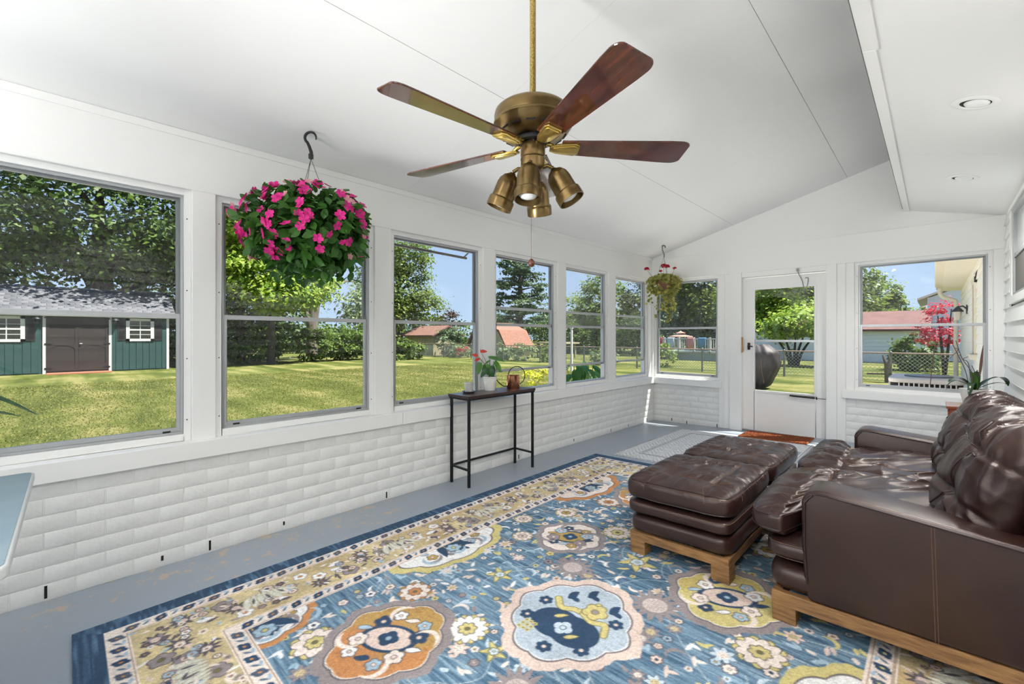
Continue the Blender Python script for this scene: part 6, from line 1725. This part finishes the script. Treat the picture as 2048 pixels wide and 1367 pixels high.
for i, (x, w_, c, lab, lo) in enumerate(((-8.85, .22, (206, 64, 72), 'red and white towel hanging on the pool rail', .62), (-8.2, .42, (196, 212, 236), 'pale blue towel draped over the pool rail', .45), (-7.03, .40, (222, 150, 146), 'salmon pink towel hanging on the pool rail', .50), (-6.38, .42, (92, 148, 190), 'blue towel hanging on the pool rail', .55))):
    m_ = mat('towel_%s' % ('abcd'[i]), c, .95, var=(tuple(min(255, v + 26) for v in c), 6, (8, 1, 1), 1.5))
    G = [[(x + w_ * (u - .5), yy, zz) for u in np.linspace(0, 1, 6)] for yy, zz in ((25.12, .75), (25.12, 1.15), (25.05, 1.165), (24.98, 1.15), (24.97, lo + .3), (24.965, lo))]
    o_ = MB().grid(G).build('towel', m_, None, smooth=60, fix=False, label=lab, cat='towel', group='towels on the pool rail')
    sm_ = o_.modifiers.new('thickness', 'SOLIDIFY'); sm_.thickness = .015
pu = thing('patio_umbrella', 'closed salmon umbrella top beyond the pool deck', 'umbrella', (-8.45, 27, .2))
MB().lathe([(0, 1.62), (.04, 1.58), (.12, 1.53), (.30, 1.47), (.27, 1.44), (0, 1.46)], 14, (-8.45, 27, 0)).lathe([(0, 1.40), (.7, 1.26), (.72, 1.22), (0, 1.34)], 16, (-8.45, 27, 0)).build('canopy', mat('umbrella_cloth', (216, 156, 140), .9), pu, smooth=40)
MB().tube([(-8.45, 27, GZ), (-8.45, 27, 1.55)], .025, 8).build('pole', 'shed_trim', pu)

# ------------------------------------------------------------------ covered barbecue outside the door
mat('grill_cloth', (60, 48, 50), 0.6, bump=(9, .8, (1, 1, .5)), var=((50, 42, 44), 3, (1, 1, .4), 1.4))
gcx, gcy = -.36, 12.9
def gd(w, p, n): return .055 * (crease(np.c_[w[:, 2], w[:, 0] + w[:, 1], w[:, 0]], 7, (1, .25, 0), .8, 71) - .6) + .03 * vnoise(w * 4, 72) - .03 * smooth01((-p[:, 2] - .3) * 2)
def gdrape(w):
    w = w.copy(); z = (w[:, 2] + .11) / 1.14
    k = .72 + .42 * np.sin(np.clip(z, 0, 1) * 2.1) - .30 * smooth01((z - .80) / .22)
    w[:, 0] = gcx + (w[:, 0] - gcx) * k; w[:, 1] = gcy + (w[:, 1] - gcy) * k
    return w
gk = Pillow((gcx, gcy, .46), (.44, .33, .57), 5.0, gd, gdrape)
gi = thing('covered_grill', 'barbecue under a dark brown cover outside the door', 'grill', (gcx, gcy, GZ))
P_, Q_ = cube_grid(26, 20, 30); V_ = gk.at(P_)
link('grill_cover', mesh_np('grill_cover', V_ - np.array((gcx, gcy, GZ)), Q_, 'grill_cloth', True), 'grill_cloth', gi)
MB().tube([(gcx + .18, gcy - .36, .78), (gcx + .20, gcy - .37, .30), (gcx + .24, gcy - .36, .12)], .008, 6).box(gcx + .225, gcx + .25, gcy - .375, gcy - .355, .05, .13).build('tie_cord', 'leather_stitch', gi)

OUT = 1.0
# ------------------------------------------------------------------ house wing beyond the porch: boards, eave, downspout, lantern
mat('soffit', (224, 214, 196), 0.6); mat('gutter', (222, 210, 190), 0.5); mat('house_siding', (228, 222, 212), 0.55)
hwing = struct('wall_house', bx(3.50, 8.0, 6.32, 14.1, GZ, 3.0), 'house_siding')
siding(hwing, 3.475, 6.33, 14.1, GZ, 2.32, 'house_siding', .128, openings=((8.9, 9.5, .95, 2.1),))
MB().box(3.44, 3.50, 8.9, 9.0, .95, 2.1).box(3.44, 3.50, 9.4, 9.5, .95, 2.1).box(3.44, 3.50, 8.9, 9.5, 2.02, 2.1).box(3.40, 3.50, 8.86, 9.54, .93, 1.0).build('window_casing', 'gutter', hwing)
bx(3.48, 3.50, 9.0, 9.4, 1.0, 2.02).build('pane', 'shed_pane', hwing)
ev = MB().box(3.16, 3.56, 6.64, 14.45, 2.335, 2.36)
eo = struct('eave', ev, 'soffit')
for y in np.arange(6.7, 14.4, .30): bx(3.165, 3.55, y, y + .285, 2.325, 2.337).build('soffit_panel', 'soffit', eo)
MB().prism([(3.06, 2.36), (3.16, 2.36), (3.16, 2.48), (3.04, 2.48), (3.04, 2.44), (3.06, 2.42)], lambda a, b: (a, 6.6, b), lambda a, b: (a, 14.5, b)).build('gutter', 'gutter', eo)
slab(MB(), 3.05, 8.0, 6.62, 14.5, lambda x: 2.36 + .35 * (x - 3.05), .09, .14).build('roof_deck', 'shingle_dark', eo)
ds = thing('downspout', 'cream downspout at the corner of the house', 'downspout', (3.40, 14.0, GZ))
MB().tube(catmull([(3.13, 14.0, 2.40), (3.13, 14.0, 2.24), (3.20, 14.0, 2.14), (3.34, 14.0, 2.08), (3.38, 14.0, 1.96), (3.38, 14.0, 1.2), (3.38, 14.0, GZ)], 5), .042, 10).build('pipe', 'gutter', ds, smooth=50)
lt = thing('porch_lantern', 'black wall lantern on the house boards', 'lantern', (3.44, 11.2, 1.62))
MB().lathe([(0, 1.80), (.02, 1.79), (.075, 1.72), (.08, 1.70), (.05, 1.70), (0, 1.70)], 8, (3.335, 11.2, 0)).tube([(3.46, 11.2, 1.74), (3.40, 11.2, 1.80), (3.335, 11.2, 1.79)], .014, 8).box(3.44, 3.462, 11.15, 11.25, 1.66, 1.82).build('bracket', 'black_metal', lt, smooth=40)
MB().lathe([(0, 1.55), (.045, 1.55), (.060, 1.70), (0, 1.70)], 6, (3.335, 11.2, 0)).build('glass_body', mat('lantern_glass', (196, 190, 172), .15), lt)
# air conditioner
ac = thing('air_conditioner', 'squat air conditioner unit with a slatted side outside the window', 'air conditioner', (2.98, 10.2, GZ))
MB().prism(rrect(2.50, 3.36, 9.55, 10.75, .14, 5), lambda a, b: (a, b, GZ), lambda a, b: (a, b, .50)).build('body', 'dark_hole', ac)
MB().prism(rrect(2.48, 3.38, 9.53, 10.77, .15, 5), lambda a, b: (a, b, .50), lambda a, b: (a, b, .575)).build('rim', mat('ac_beige', (206, 196, 186), .5), ac, bevel=.02, seg=2)
MB().lathe([(0, .575), (.30, .575), (.30, .60), (0, .605)], 24, (2.96, 10.15, 0)).build('fan_grille', 'aluminium_grey', ac)
slm = bx(-.012, .012, -.008, .008, GZ + .02, .50).mesh('slat'); slm.materials.append(MATS['ac_beige'])
for y in np.arange(9.66, 10.7, .06): place('slat', slm, ac, (2.495, y, 0))
for x in np.arange(2.62, 3.3, .06): place('slat', slm, ac, (x, 9.545, 0), (0, 0, PI / 2))
# white garage and gabled house
mat('white_siding', (214, 220, 228), 0.6, bump=(5, .5, (.1, .1, 9))); mat('red_roof', (110, 76, 73), .9, var=((92, 62, 60), 2, (1, 1, 1), 1.4))
ga = thing('white_garage', 'white sided garage with a low red brown roof', 'building', (-1, 31, GZ))
MB().box(-7, 2.7, 29.5, 34, GZ, 1.55).build('wall', 'white_siding', ga)
for z in np.arange(GZ + .05, 1.5, .20): bx(-7, 2.7, 29.475, 29.5, z, z + .18).build('siding_board', 'white_siding', ga)
MB().prism([(29.2, 1.52), (32.0, 2.55), (34.3, 1.52), (34.3, 1.62), (32.0, 2.66), (29.2, 1.62)], lambda a, b: (-7.2, a, b), lambda a, b: (2.9, a, b)).build('roof', 'red_roof', ga)
hs = thing('white_house', 'tall white sided house gable behind the garage', 'building', (5, 36, GZ))
MB().prism([(2.72, GZ), (12, GZ), (12, 3.4), (7.4, 5.4), (2.72, 3.42)], lambda a, b: (a, 34.2, b), lambda a, b: (a, 42, b)).build('wall', 'white_siding', hs)
for z in np.arange(1.5, 3.4, .18): bx(2.72, 12, 34.17, 34.2, z, z + .16).build('siding_board', 'white_siding', hs)
MB().prism([(2.3, 3.30), (7.4, 5.5), (12.4, 3.3), (12.4, 3.42), (7.4, 5.64), (2.3, 3.42)], lambda a, b: (a, 34.0, b), lambda a, b: (a, 42, b)).build('roof', 'gutter', hs)
# awning bar outside window 3
ab_ = thing('awning_bar', 'thin dark awning bar across the top of the third left window', 'awning', (-.42, 2.25, 2.06))
MB().tube([(-.40, 1.66, 2.085), (-.40, 2.86, 2.06)], .013, 8).tube([(-.40, 1.70, 2.085), (-.12, 1.70, 2.20)], .008, 6).tube([(-.40, 2.82, 2.06), (-.12, 2.82, 2.20)], .008, 6).build('bar', mat('awning_grey', (96, 90, 86), .5), ab_, smooth=50)
